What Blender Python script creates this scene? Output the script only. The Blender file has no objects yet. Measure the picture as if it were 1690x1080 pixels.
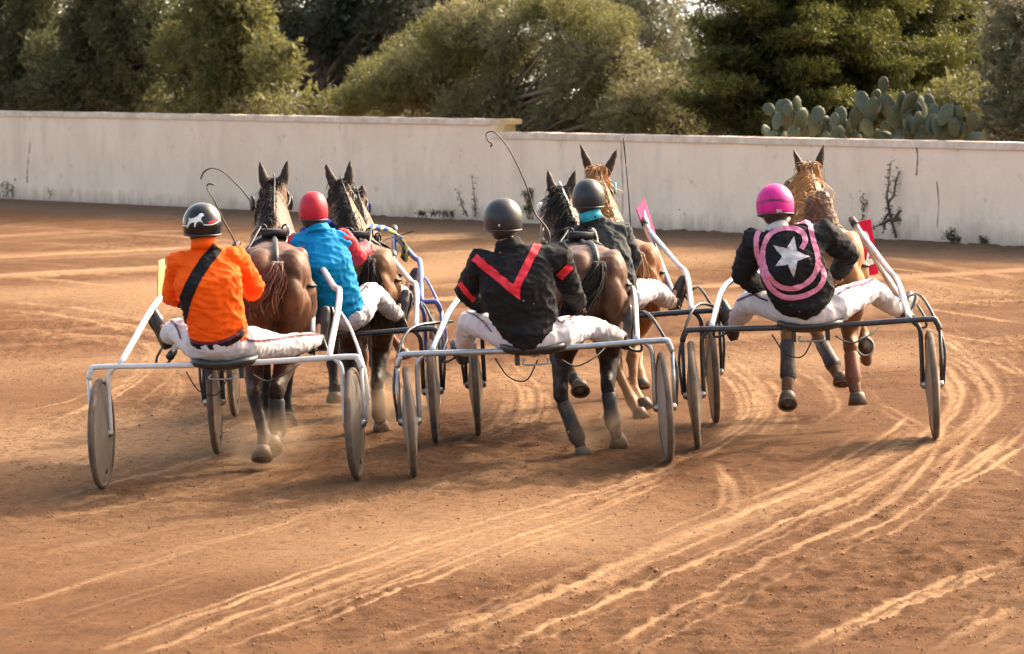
import bpy, bmesh, math, random
import numpy as np
from mathutils import Vector, Matrix, noise
from mathutils.bvhtree import BVHTree
from mathutils.geometry import tessellate_polygon

SC = bpy.context.scene
COL = SC.collection
random.seed(7)
RNG = np.random.default_rng(11)
V = Vector

# ------------------------------------------------------------------ camera
FPX, CX, CY, HCAM = 6000.0, 845.0, 540.0, 3.0
PITCH = math.atan(548.0 / FPX)
BANK = 0.05
cam_d = bpy.data.cameras.new('camera')
cam = bpy.data.objects.new('camera', cam_d)
COL.objects.link(cam)
cam.location = (0, 0, HCAM)
cam.rotation_euler = (math.pi / 2 - PITCH, 0, 0)
cam_d.sensor_fit = 'HORIZONTAL'
cam_d.sensor_width = 36.0
cam_d.lens = 36.0 * FPX / 1690.0
cam_d.clip_end = 3000
cam_d.clip_start = 0.5
cam_d.dof.use_dof = True
cam_d.dof.focus_distance = 24.0
cam_d.dof.aperture_fstop = 5.6
SC.camera = cam

# ------------------------------------------------------------------ sky, sun, exposure
SUN_EL = math.radians(36)
SUN_DIR = V((0.80 * math.cos(SUN_EL), 0.60 * math.cos(SUN_EL), math.sin(SUN_EL)))   # towards the sun
world = bpy.data.worlds.new("World")
SC.world = world
world.use_nodes = True
wn = world.node_tree
sky = wn.nodes.new('ShaderNodeTexSky')
sky.sky_type = 'NISHITA'
sky.sun_disc = False
sky.sun_elevation = SUN_EL
sky.sun_rotation = math.atan2(SUN_DIR.x, SUN_DIR.y)
sky.dust_density = 6.0
sky.air_density = 1.0
sky.ozone_density = 0.6
bg = wn.nodes['Background']
bg.inputs['Strength'].default_value = 0.15
warm = wn.nodes.new('ShaderNodeMix')          # hazy, sand-warmed air
warm.data_type = 'RGBA'
warm.blend_type = 'MULTIPLY'
warm.inputs[0].default_value = 1.0
warm.inputs[7].default_value = (1.0, 0.915, 0.79, 1)
wn.links.new(sky.outputs[0], warm.inputs[6])
wn.links.new(warm.outputs[2], bg.inputs[0])
sl = bpy.data.lights.new('sun', 'SUN')
sl.energy = 1.35
sl.angle = math.radians(1.3)
sl.color = (1.0, 0.90, 0.76)
sun = bpy.data.objects.new('sun', sl)
COL.objects.link(sun)
sun.rotation_euler = SUN_DIR.to_track_quat('Z', 'Y').to_euler()
SC.view_settings.view_transform = 'Standard'
SC.view_settings.look = 'None'
SC.view_settings.gamma = 1.0
SC.view_settings.exposure = 2.2
SC.cycles.use_denoising = True
SC.cycles.max_bounces = 6

# ------------------------------------------------------------------ picture -> place
CAMP = V((0, 0, HCAM))
_cp, _sp = math.cos(PITCH), math.sin(PITCH)
def ray(px, py):
    u = (px - CX) / FPX
    v = -(py - CY) / FPX
    return V((u, _cp + v * _sp, -_sp + v * _cp))
def W(px, py, d):
    r = ray(px, py)
    return CAMP + r * (d / r.y)
def gz(x):
    return BANK * max(-12.0, min(12.0, x))
def G(px, py):
    r = ray(px, py)
    t = -HCAM / (r.z - BANK * r.x)
    return CAMP + r * t

# ------------------------------------------------------------------ materials
def new_mat(name):
    m = bpy.data.materials.new(name)
    m.use_nodes = True
    return m, m.node_tree, m.node_tree.nodes['Principled BSDF']
def N(nt, typ, **kw):
    n = nt.nodes.new(typ)
    for k, v in kw.items():
        setattr(n, k, v)
    return n
def noise_fac(nt, scale, detail=4, rough=0.6, lo=0.35, hi=0.65, coord='Object', stretch=None):
    tc = N(nt, 'ShaderNodeTexCoord')
    src = tc.outputs[coord]
    if stretch:
        mp = N(nt, 'ShaderNodeMapping')
        mp.inputs['Scale'].default_value = stretch
        nt.links.new(src, mp.inputs[0])
        src = mp.outputs[0]
    nz = N(nt, 'ShaderNodeTexNoise')
    nz.inputs['Scale'].default_value = scale
    nz.inputs['Detail'].default_value = detail
    nz.inputs['Roughness'].default_value = rough
    nt.links.new(src, nz.inputs['Vector'])
    mr = N(nt, 'ShaderNodeMapRange')
    mr.inputs[1].default_value = lo
    mr.inputs[2].default_value = hi
    nt.links.new(nz.outputs[0], mr.inputs[0])
    return mr.outputs[0], nz.outputs[0]
def mix(nt, fac, a, b):
    n = N(nt, 'ShaderNodeMix', data_type='RGBA')
    def put(sock, v):
        if isinstance(v, (tuple, list)):
            sock.default_value = (v[0], v[1], v[2], 1)
        else:
            nt.links.new(v, sock)
    if isinstance(fac, (int, float)):
        n.inputs[0].default_value = fac
    else:
        nt.links.new(fac, n.inputs[0])
    put(n.inputs[6], a)
    put(n.inputs[7], b)
    return n.outputs[2]
def bump(nt, p, src, strength, dist=0.01):
    b = N(nt, 'ShaderNodeBump')
    b.inputs['Strength'].default_value = strength
    b.inputs['Distance'].default_value = dist
    nt.links.new(src, b.inputs['Height'])
    nt.links.new(b.outputs[0], p.inputs['Normal'])
DUST = (0.22, 0.125, 0.070)
def mat(name, col, rough=0.6, metal=0.0, col2=None, scale=18, bmp=0.0, dust=0.0, bscale=None, spec=0.5, coat=0.0, sheen=0.0):
    m, nt, p = new_mat(name)
    c2 = col2 or tuple(c * 0.72 for c in col)
    f, raw = noise_fac(nt, scale)
    c = mix(nt, f, col, c2)
    if dust > 0:
        f2, _ = noise_fac(nt, 7.0, 8, 0.7, 0.62 - 0.25 * dust, 0.78)
        mm = N(nt, 'ShaderNodeMath', operation='MULTIPLY')
        mm.inputs[1].default_value = min(1.0, dust * 1.2)
        nt.links.new(f2, mm.inputs[0])
        c = mix(nt, mm.outputs[0], c, DUST)
        f3, _ = noise_fac(nt, 110.0, 3, 0.6, 0.66, 0.72)
        m3 = N(nt, 'ShaderNodeMath', operation='MULTIPLY')
        m3.inputs[1].default_value = 0.55 * dust
        nt.links.new(f3, m3.inputs[0])
        c = mix(nt, m3.outputs[0], c, DUST)
    nt.links.new(c, p.inputs['Base Color'])
    p.inputs['Roughness'].default_value = rough
    p.inputs['Metallic'].default_value = metal
    p.inputs['Specular IOR Level'].default_value = spec
    p.inputs['Coat Weight'].default_value = coat
    p.inputs['Sheen Weight'].default_value = sheen
    if bmp > 0:
        _, r2 = noise_fac(nt, bscale or scale * 2, 5, 0.6)
        bump(nt, p, r2, bmp)
    return m
def coat_mat(name, body, legs, zlo=0.40, zhi=0.80, dust=0.45, rough=0.56, ear=(0.022, 0.013, 0.009)):
    m, nt, p = new_mat(name)
    f, raw = noise_fac(nt, 7.0, 6, 0.65, 0.36, 0.64)
    c = mix(nt, f, body, tuple(x * 0.5 for x in body))
    tc = N(nt, 'ShaderNodeTexCoord')
    sx = N(nt, 'ShaderNodeSeparateXYZ')
    nt.links.new(tc.outputs['Object'], sx.inputs[0])
    ad = N(nt, 'ShaderNodeMath', operation='MULTIPLY_ADD')
    nt.links.new(raw, ad.inputs[0])
    ad.inputs[1].default_value = 0.35
    nt.links.new(sx.outputs[2], ad.inputs[2])
    mr = N(nt, 'ShaderNodeMapRange')
    mr.inputs[1].default_value = zlo + 0.17
    mr.inputs[2].default_value = zhi + 0.17
    nt.links.new(ad.outputs[0], mr.inputs[0])
    c = mix(nt, mr.outputs[0], legs, c)
    f2, _ = noise_fac(nt, 26.0, 6, 0.7, 0.50, 0.70)
    mr2 = N(nt, 'ShaderNodeMapRange')            # splashed dirt, thicker low down
    mr2.inputs[1].default_value = 1.3
    mr2.inputs[2].default_value = 0.1
    mr2.inputs[3].default_value = 0.08
    mr2.inputs[4].default_value = dust * 1.05
    nt.links.new(sx.outputs[2], mr2.inputs[0])
    mm = N(nt, 'ShaderNodeMath', operation='MULTIPLY')
    nt.links.new(f2, mm.inputs[0])
    nt.links.new(mr2.outputs[0], mm.inputs[1])
    c = mix(nt, mm.outputs[0], c, (0.17, 0.098, 0.055))
    at = N(nt, 'ShaderNodeAttribute')
    at.attribute_name = 'points'
    c = mix(nt, at.outputs['Fac'], c, ear)
    nt.links.new(c, p.inputs['Base Color'])
    p.inputs['Roughness'].default_value = rough
    p.inputs['Specular IOR Level'].default_value = 0.22
    p.inputs['Sheen Weight'].default_value = 0.08
    p.inputs['Sheen Roughness'].default_value = 0.4
    _, r2 = noise_fac(nt, 70, 4, 0.65, stretch=(1, 1, 0.35))
    bump(nt, p, r2, 0.25, 0.006)
    return m
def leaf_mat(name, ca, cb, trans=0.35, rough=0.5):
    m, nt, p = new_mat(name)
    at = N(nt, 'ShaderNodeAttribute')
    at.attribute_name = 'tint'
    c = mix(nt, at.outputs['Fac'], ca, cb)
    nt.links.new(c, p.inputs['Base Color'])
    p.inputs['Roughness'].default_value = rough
    p.inputs['Specular IOR Level'].default_value = 0.3
    tr = N(nt, 'ShaderNodeBsdfTranslucent')
    nt.links.new(mix(nt, 0.5, c, tuple(min(1, x * 1.6) for x in cb)), tr.inputs[0])
    ms = N(nt, 'ShaderNodeMixShader')
    ms.inputs[0].default_value = trans
    nt.links.new(p.outputs[0], ms.inputs[1])
    nt.links.new(tr.outputs[0], ms.inputs[2])
    nt.links.new(ms.outputs[0], nt.nodes['Material Output'].inputs[0])
    return m

M = {}
M['white_metal'] = mat('white_metal', (0.6290, 0.6120, 0.5950), 0.35, 0.0, (0.5270, 0.5100, 0.4930), 12, dust=0.22, coat=0.3)
M['silver_metal'] = mat('silver_metal', (0.5270, 0.5270, 0.5270), 0.28, 0.9, (0.3825, 0.3825, 0.3910), 12, dust=0.2)
M['grey_metal'] = mat('grey_metal', (0.40, 0.43, 0.46), 0.3, 0.75, (0.28, 0.30, 0.33), 12, dust=0.2)
M['dark_metal'] = mat('dark_metal', (0.06, 0.065, 0.07), 0.3, 0.5, (0.03, 0.03, 0.035), 12, dust=0.18)
M['blue_metal'] = mat('blue_metal', (0.12, 0.16, 0.42), 0.3, 0.4, (0.08, 0.11, 0.32), 12, dust=0.2)
M['black_plastic'] = mat('black_plastic', (0.03, 0.03, 0.03), 0.45, dust=0.25)
M['strap'] = mat('strap_leather', (0.012, 0.010, 0.009), 0.55, dust=0.15)
M['white_strap'] = mat('white_strap', (0.72, 0.67, 0.58), 0.6, dust=0.2)
M['tyre'] = mat('tyre', (0.1400, 0.0945, 0.0630), 0.85, col2=(0.0630, 0.0490, 0.0385), scale=9, bmp=0.3, dust=0.6)
M['disc'] = mat('wheel_disc', (0.2232, 0.2009, 0.1696), 0.35, 0.1, (0.1607, 0.1339, 0.1027), 6, dust=0.4)
M['disc_pale'] = mat('wheel_disc_pale', (0.3366, 0.3111, 0.2805), 0.3, 0.05, (0.2550, 0.2193, 0.1785), 6, dust=0.35)
M['white_cloth'] = mat('white_cloth', (0.56, 0.52, 0.53), 0.85, col2=(0.46, 0.42, 0.43), scale=7, bmp=0.35, bscale=14, dust=0.22, sheen=0.2)
M['orange_cloth'] = mat('orange_cloth', (0.90, 0.105, 0.002), 0.8, col2=(0.78, 0.085, 0.002), scale=6, bmp=0.3, bscale=12, spec=0.2)
M['black_cloth'] = mat('black_cloth', (0.010, 0.009, 0.010), 0.85, col2=(0.006, 0.006, 0.007), scale=6, bmp=0.4, bscale=12, spec=0.25)
M['green_black_cloth'] = mat('dark_green_cloth', (0.008, 0.012, 0.013), 0.85, scale=6, bmp=0.35, bscale=12, sheen=0.1)
M['blue_cloth'] = mat('blue_cloth', (0.0, 0.225, 0.46), 0.8, col2=(0.0, 0.19, 0.40), scale=6, bmp=0.3, bscale=12, spec=0.25)
M['red_cloth'] = mat('red_cloth', (0.62, 0.015, 0.03), 0.7, col2=(0.5, 0.01, 0.02), scale=6, bmp=0.4, bscale=14)
M['red_trim'] = mat('red_trim', (0.72, 0.012, 0.03), 0.7)
M['maroon_trim'] = mat('maroon_trim', (0.13, 0.012, 0.03), 0.7)
M['purple_trim'] = mat('purple_trim', (0.10, 0.015, 0.09), 0.7)
M['pink_trim'] = mat('pink_trim', (0.6448, 0.2080, 0.3328), 0.7)
M['pale_trim'] = mat('pale_trim', (0.52, 0.48, 0.48), 0.7)
M['teal_cloth'] = mat('teal_cloth', (0.01, 0.32, 0.42), 0.7)
M['navy_cloth'] = mat('navy_cloth', (0.02, 0.05, 0.30), 0.7)
M['skin'] = mat('skin', (0.48, 0.27, 0.18), 0.55, col2=(0.40, 0.20, 0.13))
M['hair_dark'] = mat('dark_hair', (0.03, 0.018, 0.012), 0.5)
M['helmet_black'] = mat('helmet_black', (0.006, 0.006, 0.007), 0.25, coat=0.15, spec=0.35)
M['helmet_grey'] = mat('helmet_grey', (0.016, 0.017, 0.019), 0.42, dust=0.05, spec=0.4)
M['helmet_red'] = mat('helmet_red', (0.46, 0.010, 0.030), 0.5, spec=0.3)
M['helmet_pink'] = mat('helmet_pink', (0.60, 0.006, 0.22), 0.5, spec=0.35)
M['helmet_blue'] = mat('helmet_blue', (0.03, 0.05, 0.30), 0.3, coat=0.3)
M['boot'] = mat('boot_leather', (0.025, 0.022, 0.022), 0.45, dust=0.3)
M['white_paint'] = mat('white_paint', (0.8, 0.78, 0.75), 0.5)
M['black_paint'] = mat('black_paint', (0.02, 0.015, 0.02), 0.5)
M['pink_plate'] = mat('pink_plate', (0.58, 0.055, 0.15), 0.9, spec=0.1)
M['red_plate'] = mat('red_plate', (0.60, 0.012, 0.05), 0.9, spec=0.1)
M['tan_plate'] = mat('tan_plate', (0.72, 0.48, 0.20), 0.5)
M['hoof'] = mat('hoof', (0.1020, 0.0690, 0.0450), 0.6, col2=(0.0480, 0.0330, 0.0240), scale=20, dust=0.5)
M['sole'] = mat('hoof_sole', (0.1540, 0.1050, 0.0700), 0.8, col2=(0.0840, 0.0560, 0.0385), scale=30, bmp=0.5, dust=0.6)
M['steel'] = mat('steel', (0.35, 0.33, 0.31), 0.35, 0.9)
M['hair_black'] = mat('horse_hair_black', (0.013, 0.008, 0.006), 0.6, spec=0.25)
M['hair_brown'] = mat('horse_hair_brown', (0.1400, 0.0455, 0.0175), 0.45, col2=(0.0490, 0.0154, 0.0084))
M['hair_gold'] = mat('horse_hair_gold', (0.42, 0.20, 0.058), 0.45, col2=(0.33, 0.14, 0.04))
M['hair_knot'] = mat('horse_hair_knot', (0.1360, 0.0600, 0.0256), 0.6, col2=(0.0800, 0.0320, 0.0160), scale=40, bmp=0.6)
M['coat_a'] = coat_mat('bay_coat', (0.125, 0.044, 0.016), (0.011, 0.007, 0.005), 0.45, 0.85)
M['coat_b'] = coat_mat('dark_bay_coat', (0.115, 0.048, 0.024), (0.011, 0.008, 0.006), 0.5, 0.95, 0.5)
M['coat_d'] = coat_mat('bright_bay_coat', (0.1836, 0.0782, 0.0258), (0.0204, 0.0122, 0.0082), 0.45, 1.0)
M['coat_c'] = coat_mat('light_chestnut_coat', (0.2992, 0.1326, 0.0442), (0.1156, 0.0510, 0.0238), 0.35, 0.85, 0.5)
M['coat_f'] = coat_mat('chestnut_coat', (0.2856, 0.1054, 0.0286), (0.2720, 0.1360, 0.0578), 0.3, 0.8, 0.3)
M['coat_e'] = coat_mat('red_bay_coat', (0.1496, 0.0578, 0.0204), (0.1700, 0.0680, 0.0238), 0.4, 0.9, 0.3)
M['leg_boot'] = mat('leg_boot', (0.0150, 0.0150, 0.0165), 0.6, col2=(0.0105, 0.0090, 0.0090), dust=0.5, bmp=0.3)
M['leg_boot_tan'] = mat('leg_boot_tan', (0.1792, 0.0504, 0.0168), 0.6, dust=0.4, bmp=0.3)

# ------------------------------------------------------------------ mesh builder
def link_mesh(name, me, m, parent=None, smooth=True):
    o = bpy.data.objects.new(name, me)
    COL.objects.link(o)
    if m:
        me.materials.append(m)
    if smooth:
        me.polygons.foreach_set('use_smooth', [True] * len(me.polygons))
    if parent is not None:
        o.parent = parent
    return o
def root_loc(parent):
    l = V((0, 0, 0))
    while parent is not None:
        l = l + parent.location
        parent = parent.parent
    return l
def frames(pts, up=None):
    n = len(pts)
    T = []
    for i in range(n):
        a = pts[max(0, i - 1)]
        b = pts[min(n - 1, i + 1)]
        t = b - a
        T.append(t.normalized() if t.length > 1e-9 else V((0, 0, 1)))
    ref = up or (V((0, 0, 1)) if abs(T[0].z) < 0.9 else V((1, 0, 0)))
    out = []
    u = ref - T[0] * ref.dot(T[0])
    u.normalize()
    for t in T:
        u = u - t * u.dot(t)
        if u.length < 1e-6:
            u = t.orthogonal()
        u.normalize()
        out.append((u.copy(), t.cross(u)))
    return out
def smooth_path(pts, n=6):
    pts = [V(p) for p in pts]
    if len(pts) < 3:
        return pts
    P = [pts[0] * 2 - pts[1]] + pts + [pts[-1] * 2 - pts[-2]]
    out = []
    for i in range(1, len(P) - 2):
        p0, p1, p2, p3 = P[i - 1], P[i], P[i + 1], P[i + 2]
        for k in range(n):
            t = k / n
            out.append(0.5 * ((2 * p1) + (p2 - p0) * t + (2 * p0 - 5 * p1 + 4 * p2 - p3) * t * t + (3 * p1 - p0 - 3 * p2 + p3) * t ** 3))
    out.append(pts[-1])
    return out
class MB:
    def __init__(s):
        s.v = []
        s.f = []
    def ring_loft(s, rings, cap=True):
        b = len(s.v)
        n = len(rings[0])
        for r in rings:
            s.v.extend([tuple(p) for p in r])
        for i in range(len(rings) - 1):
            for k in range(n):
                a = b + i * n + k
                c = b + i * n + (k + 1) % n
                s.f.append((a, c, c + n, a + n))
        if cap:
            s.f.append(tuple(b + k for k in range(n))[::-1])
            e = b + (len(rings) - 1) * n
            s.f.append(tuple(e + k for k in range(n)))
    def tube(s, pts, r, seg=10, up=None):
        pts = [V(p) for p in pts]
        fr = frames(pts, up)
        rr = r if isinstance(r, (list, tuple)) else [r] * len(pts)
        rings = []
        for p, (u, w), q in zip(pts, fr, rr):
            qa, qb = q if isinstance(q, tuple) else (q, q)
            rings.append([p + u * (math.cos(2 * math.pi * k / seg) * qa) + w * (math.sin(2 * math.pi * k / seg) * qb) for k in range(seg)])
        s.ring_loft(rings)
    def capsule(s, pts, r, seg=12):
        """tapered chain with rounded ends"""
        pts = [V(p) for p in pts]
        r = list(r)
        a = (pts[0] - pts[1]).normalized()
        b = (pts[-1] - pts[-2]).normalized()
        P = [pts[0] + a * r[0] * 0.95, pts[0] + a * r[0] * 0.7] + pts + [pts[-1] + b * r[-1] * 0.7, pts[-1] + b * r[-1] * 0.95]
        R = [r[0] * 0.3, r[0] * 0.72] + r + [r[-1] * 0.72, r[-1] * 0.3]
        s.tube(P, R, seg)
    def loft(s, secs, seg=20, up=None):
        """secs: (centre, right vector, half width, half depth, axis)"""
        rings = []
        for c, right, fwd, hw, hd in secs:
            c = V(c)
            rings.append([c + right * (math.cos(2 * math.pi * k / seg) * hw) + fwd * (math.sin(2 * math.pi * k / seg) * hd) for k in range(seg)])
        s.ring_loft(rings)
    def ellipsoid(s, c, ax, ay, az, seg=16, rings=10):
        c = V(c)
        rr = []
        for i in range(rings + 1):
            t = math.pi * (0.03 + 0.94 * i / rings)
            rr.append([c + ax * (math.sin(t) * math.cos(2 * math.pi * k / seg)) + ay * (math.sin(t) * math.sin(2 * math.pi * k / seg)) - az * math.cos(t) for k in range(seg)])
        s.ring_loft(rr)
    def box(s, c, ax, ay, az):
        c = V(c)
        b = len(s.v)
        for i in (-1, 1):
            for j in (-1, 1):
                for k in (-1, 1):
                    s.v.append(tuple(c + ax * i + ay * j + az * k))
        for q in ((0, 1, 3, 2), (4, 6, 7, 5), (0, 4, 5, 1), (2, 3, 7, 6), (0, 2, 6, 4), (1, 5, 7, 3)):
            s.f.append(tuple(b + i for i in q))
    def lathe(s, c, axis, prof, seg=32, ex=None, ey=None, cap=True):
        axis = V(axis).normalized()
        u = ex.normalized() if ex else axis.orthogonal().normalized()
        w = axis.cross(u)
        c = V(c)
        rings = []
        for r, h in prof:
            rings.append([c + axis * h + u * (r * math.cos(2 * math.pi * k / seg)) + w * (r * (ey or 1.0) * math.sin(2 * math.pi * k / seg)) for k in range(seg)])
        s.ring_loft(rings, cap)
    def strand(s, pts, r0, r1):
        n = len(pts)
        s.tube(pts, [r0 + (r1 - r0) * i / (n - 1) for i in range(n)], 3)
    def mesh(s, name, off=V((0, 0, 0))):
        me = bpy.data.meshes.new(name)
        o = V(off)
        me.from_pydata([(a - o.x, b - o.y, c - o.z) for a, b, c in s.v], [], s.f)
        me.validate()
        me.update()
        return me
    def build(s, name, m, parent=None, smooth=True, bevel=0):
        me = s.mesh(name, root_loc(parent))
        bm = bmesh.new()
        bm.from_mesh(me)
        bmesh.ops.recalc_face_normals(bm, faces=bm.faces)
        bm.to_mesh(me)
        bm.free()
        return link_mesh(name, me, m, parent, smooth)
    def skin(s, name, m, parent, voxel=0.012, smooth=4, wr=0.0, wscale=9.0, stretch=(1, 1, 1)):
        """union of everything in s as ONE continuous remeshed surface"""
        off = root_loc(parent)
        me = s.mesh(name, off)
        bm = bmesh.new()
        bm.from_mesh(me)
        bmesh.ops.recalc_face_normals(bm, faces=bm.faces)
        bm.to_mesh(me)
        bm.free()
        t = bpy.data.objects.new('t', me)
        tmp = bpy.data.scenes.new('tmp')     # evaluated alone: fast
        tmp.collection.objects.link(t)
        r = t.modifiers.new('r', 'REMESH')
        r.mode = 'VOXEL'
        r.voxel_size = voxel
        q = t.modifiers.new('s', 'SMOOTH')
        q.factor = 0.5
        q.iterations = smooth
        tmp.view_layers[0].update()
        dg = tmp.view_layers[0].depsgraph
        out = bpy.data.meshes.new_from_object(t.evaluated_get(dg))
        bpy.data.objects.remove(t)
        bpy.data.scenes.remove(tmp)
        bpy.data.meshes.remove(me)
        out.name = name
        out.materials.clear()
        if wr > 0:
            nrm = [v.normal.copy() for v in out.vertices]
            cos = []
            for v, nr in zip(out.vertices, nrm):
                p = v.co.copy()
                q = V((p.x * wscale * stretch[0], p.y * wscale * stretch[1], p.z * wscale * stretch[2]))
                n1 = (1 - abs(noise.noise(q)) * 2)
                n2 = 1 - abs(noise.noise(V((q.y * 1.3 + q.x, q.z * 2.4 + q.x * .8, q.y * 2.0 - q.z * .7)) + V((5, 3, 1)))) * 2
                n3 = noise.noise(q * 4.1)
                cos.extend(p + nr * wr * (0.55 * n1 * n1 + 0.55 * n2 * abs(n2) + 0.28 * n3 - 0.35))
            out.vertices.foreach_set('co', cos)
            out.update()
        return link_mesh(name, out, m, parent, True)
def thing(name, label, cat, loc, group=None):
    o = bpy.data.objects.new(name, None)
    o.empty_display_size = 0.2
    COL.objects.link(o)
    o.location = loc
    o['label'] = label
    o['category'] = cat
    if group:
        o['group'] = group
    return o
def tag(o, label, cat, group=None, kind=None):
    if label:
        o['label'] = label
    if cat:
        o['category'] = cat
    if group:
        o['group'] = group
    if kind:
        o['kind'] = kind
    return o
def world_bvh(objs):
    vs, fs = [], []
    for o in objs:
        off = root_loc(o.parent) if o.parent else V((0, 0, 0))
        b = len(vs)
        vs.extend([v.co + off for v in o.data.vertices])
        fs.extend([tuple(b + i for i in p.vertices) for p in o.data.polygons])
    return BVHTree.FromPolygons(vs, fs)
def decal(name, m, parent, bvh, polys, lift=0.004, cell=4.0, dmax=None):
    """flat applique: picture polygons laid onto the cloth they are sewn on, with a little thickness"""
    bm = bmesh.new()
    for poly in polys:
        vs = [bm.verts.new((x, y, 0)) for x, y in poly]
        tri = tessellate_polygon([[V((x, y, 0)) for x, y in poly]])
        for t in tri:
            try:
                bm.faces.new([vs[i] for i in t])
            except ValueError:
                pass
    for _ in range(5):
        ed = [e for e in bm.edges if e.calc_length() > cell]
        if not ed:
            break
        bmesh.ops.subdivide_edges(bm, edges=ed, cuts=1)
        bmesh.ops.triangulate(bm, faces=bm.faces)
    bad = []
    for v in bm.verts:
        d = ray(v.co.x, v.co.y).normalized()
        hit, nor, idx, dist = bvh.ray_cast(CAMP, d)
        if hit is None:                      # just off the edge of the cloth: fold round to the nearest point
            hit, nor, idx, dist = bvh.find_nearest(CAMP + d * (root_loc(parent) - CAMP).length)
            if hit is None or dist > .25:
                bad.append(v)
                continue
        if nor.dot(d) > 0:
            nor = -nor
        v.co = hit + nor * lift
    bmesh.ops.delete(bm, geom=bad, context='VERTS')
    off = root_loc(parent)
    for v in bm.verts:
        v.co = v.co - off
    bmesh.ops.recalc_face_normals(bm, faces=bm.faces)
    # face outwards, towards where the cloth was seen from
    if len(bm.faces):
        f = bm.faces[:]
        s = sum((x.normal.dot(CAMP - off - x.calc_center_median()) > 0) * 2 - 1 for x in f)
        if s < 0:
            bmesh.ops.reverse_faces(bm, faces=f)
    me = bpy.data.meshes.new(name)
    bm.to_mesh(me)
    bm.free()
    o = link_mesh(name, me, m, parent, True)
    return o
def strip(pts, w):
    """a ribbon along a picture polyline as quads"""
    P = smooth_path([V((x, y, 0)) for x, y in pts], 5) if len(pts) > 3 else [V((x, y, 0)) for x, y in pts]
    L, R = [], []
    for i, p in enumerate(P):
        t = (P[min(i + 1, len(P) - 1)] - P[max(i - 1, 0)]).normalized()
        n = V((-t.y, t.x, 0))
        L.append(p + n * w / 2)
        R.append(p - n * w / 2)
    out = []
    for i in range(len(P) - 1):
        out.append([(L[i].x, L[i].y), (L[i + 1].x, L[i + 1].y), (R[i + 1].x, R[i + 1].y), (R[i].x, R[i].y)])
    return out
def text_mesh(txt):
    cu = bpy.data.curves.new('t', 'FONT')
    cu.body = txt
    cu.size = 1.0
    cu.align_x = 'CENTER'
    cu.align_y = 'CENTER'
    cu.offset = 0.015
    o = bpy.data.objects.new('t', cu)
    tmp = bpy.data.scenes.new('tmp')
    tmp.collection.objects.link(o)
    tmp.view_layers[0].update()
    me = bpy.data.meshes.new_from_object(o.evaluated_get(tmp.view_layers[0].depsgraph))
    bpy.data.objects.remove(o)
    bpy.data.scenes.remove(tmp)
    polys = [[(me.vertices[i].co.x, me.vertices[i].co.y) for i in p.vertices] for p in me.polygons]
    bpy.data.meshes.remove(me)
    return polys


# ================================================================== SETTING
# ---- the track: one sheet, fine near the camera, with real ruts
def axis_ticks(lo, hi, flo, fhi, step, grow=1.18):
    a = list(np.arange(flo, fhi, step))
    s, x = step, fhi
    while x < hi:
        a.append(x)
        s *= grow
        x += s
    a.append(hi)
    s, x = step * grow, flo - step * grow
    b = []
    while x > lo:
        b.append(x)
        s *= grow
        x -= s
    b.append(lo)
    return np.array(b[::-1] + a)
gx = axis_ticks(-700, 700, -5.3, 6.3, 0.020)
y_near = np.arange(15.2, 31.0, 0.030)
y_mid = np.arange(31.0, 56.0, 0.085)
y_lo = np.array([-60, -20, 0, 6, 10, 12.5, 14, 14.7])
yy, s_ = [], 0.1
y_ = 56.0
while y_ < 1500:
    yy.append(y_)
    s_ *= 1.2
    y_ += s_
gy = np.concatenate([y_lo, y_near, y_mid, np.array(yy + [1500.0])])
nx, ny = len(gx), len(gy)
X, Y = np.meshgrid(gx, gy)
TRK = np.zeros((ny, nx), np.float32)      # pale, rolled sand of the wheel tracks
RUT = np.zeros((ny, nx), np.float32)
def splat(pts, width, amp, depth):
    """lay a wheel track along world points"""
    seg = [pts[0]]
    for a, b in zip(pts[:-1], pts[1:]):
        n = max(1, int((b - a).length / 0.03))
        for k in range(1, n + 1):
            seg.append(a.lerp(b, k / n))
    ph = random.uniform(0, 50)
    total = len(seg)
    for i, p in enumerate(seg):
        a = amp * (0.68 + 0.55 * noise.noise(V((p.x * 0.9 + ph, p.y * 0.9, 0))) + 0.18 * noise.noise(V((p.x * 6 + ph, p.y * 6, 3))))
        a *= min(1, i / 18, (total - i) / 18)
        if a <= 0.02:
            continue
        w = width * (1 + 0.15 * noise.noise(V((p.x * 1.2, p.y * 1.2 + ph, 1))))
        j = int(np.searchsorted(gx, p.x))
        k = int(np.searchsorted(gy, p.y))
        rj = max(2, int(2.4 * w / 0.020) + 1)
        rk = max(2, int(2.4 * w / (0.030 if p.y < 31 else 0.085)) + 1)
        j0, j1, k0, k1 = max(0, j - rj), min(nx, j + rj), max(0, k - rk), min(ny, k + rk)
        if j1 <= j0 or k1 <= k0:
            continue
        d2 = (X[k0:k1, j0:j1] - p.x) ** 2 + (Y[k0:k1, j0:j1] - p.y) ** 2
        g = (np.exp(-(d2 / (w * w)) ** 1.6)).astype(np.float32)
        TRK[k0:k1, j0:j1] = np.maximum(TRK[k0:k1, j0:j1], a * g)
        if depth:
            d = np.sqrt(d2)
            prof = -np.exp(-d2 / (0.45 * w * w)) + 0.8 * np.exp(-((d - 1.6 * w) ** 2) / (0.35 * w * w))
            cur = RUT[k0:k1, j0:j1]
            new = (depth * a * prof).astype(np.float32)
            RUT[k0:k1, j0:j1] = np.where(np.abs(new) > np.abs(cur), new, cur)
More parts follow.
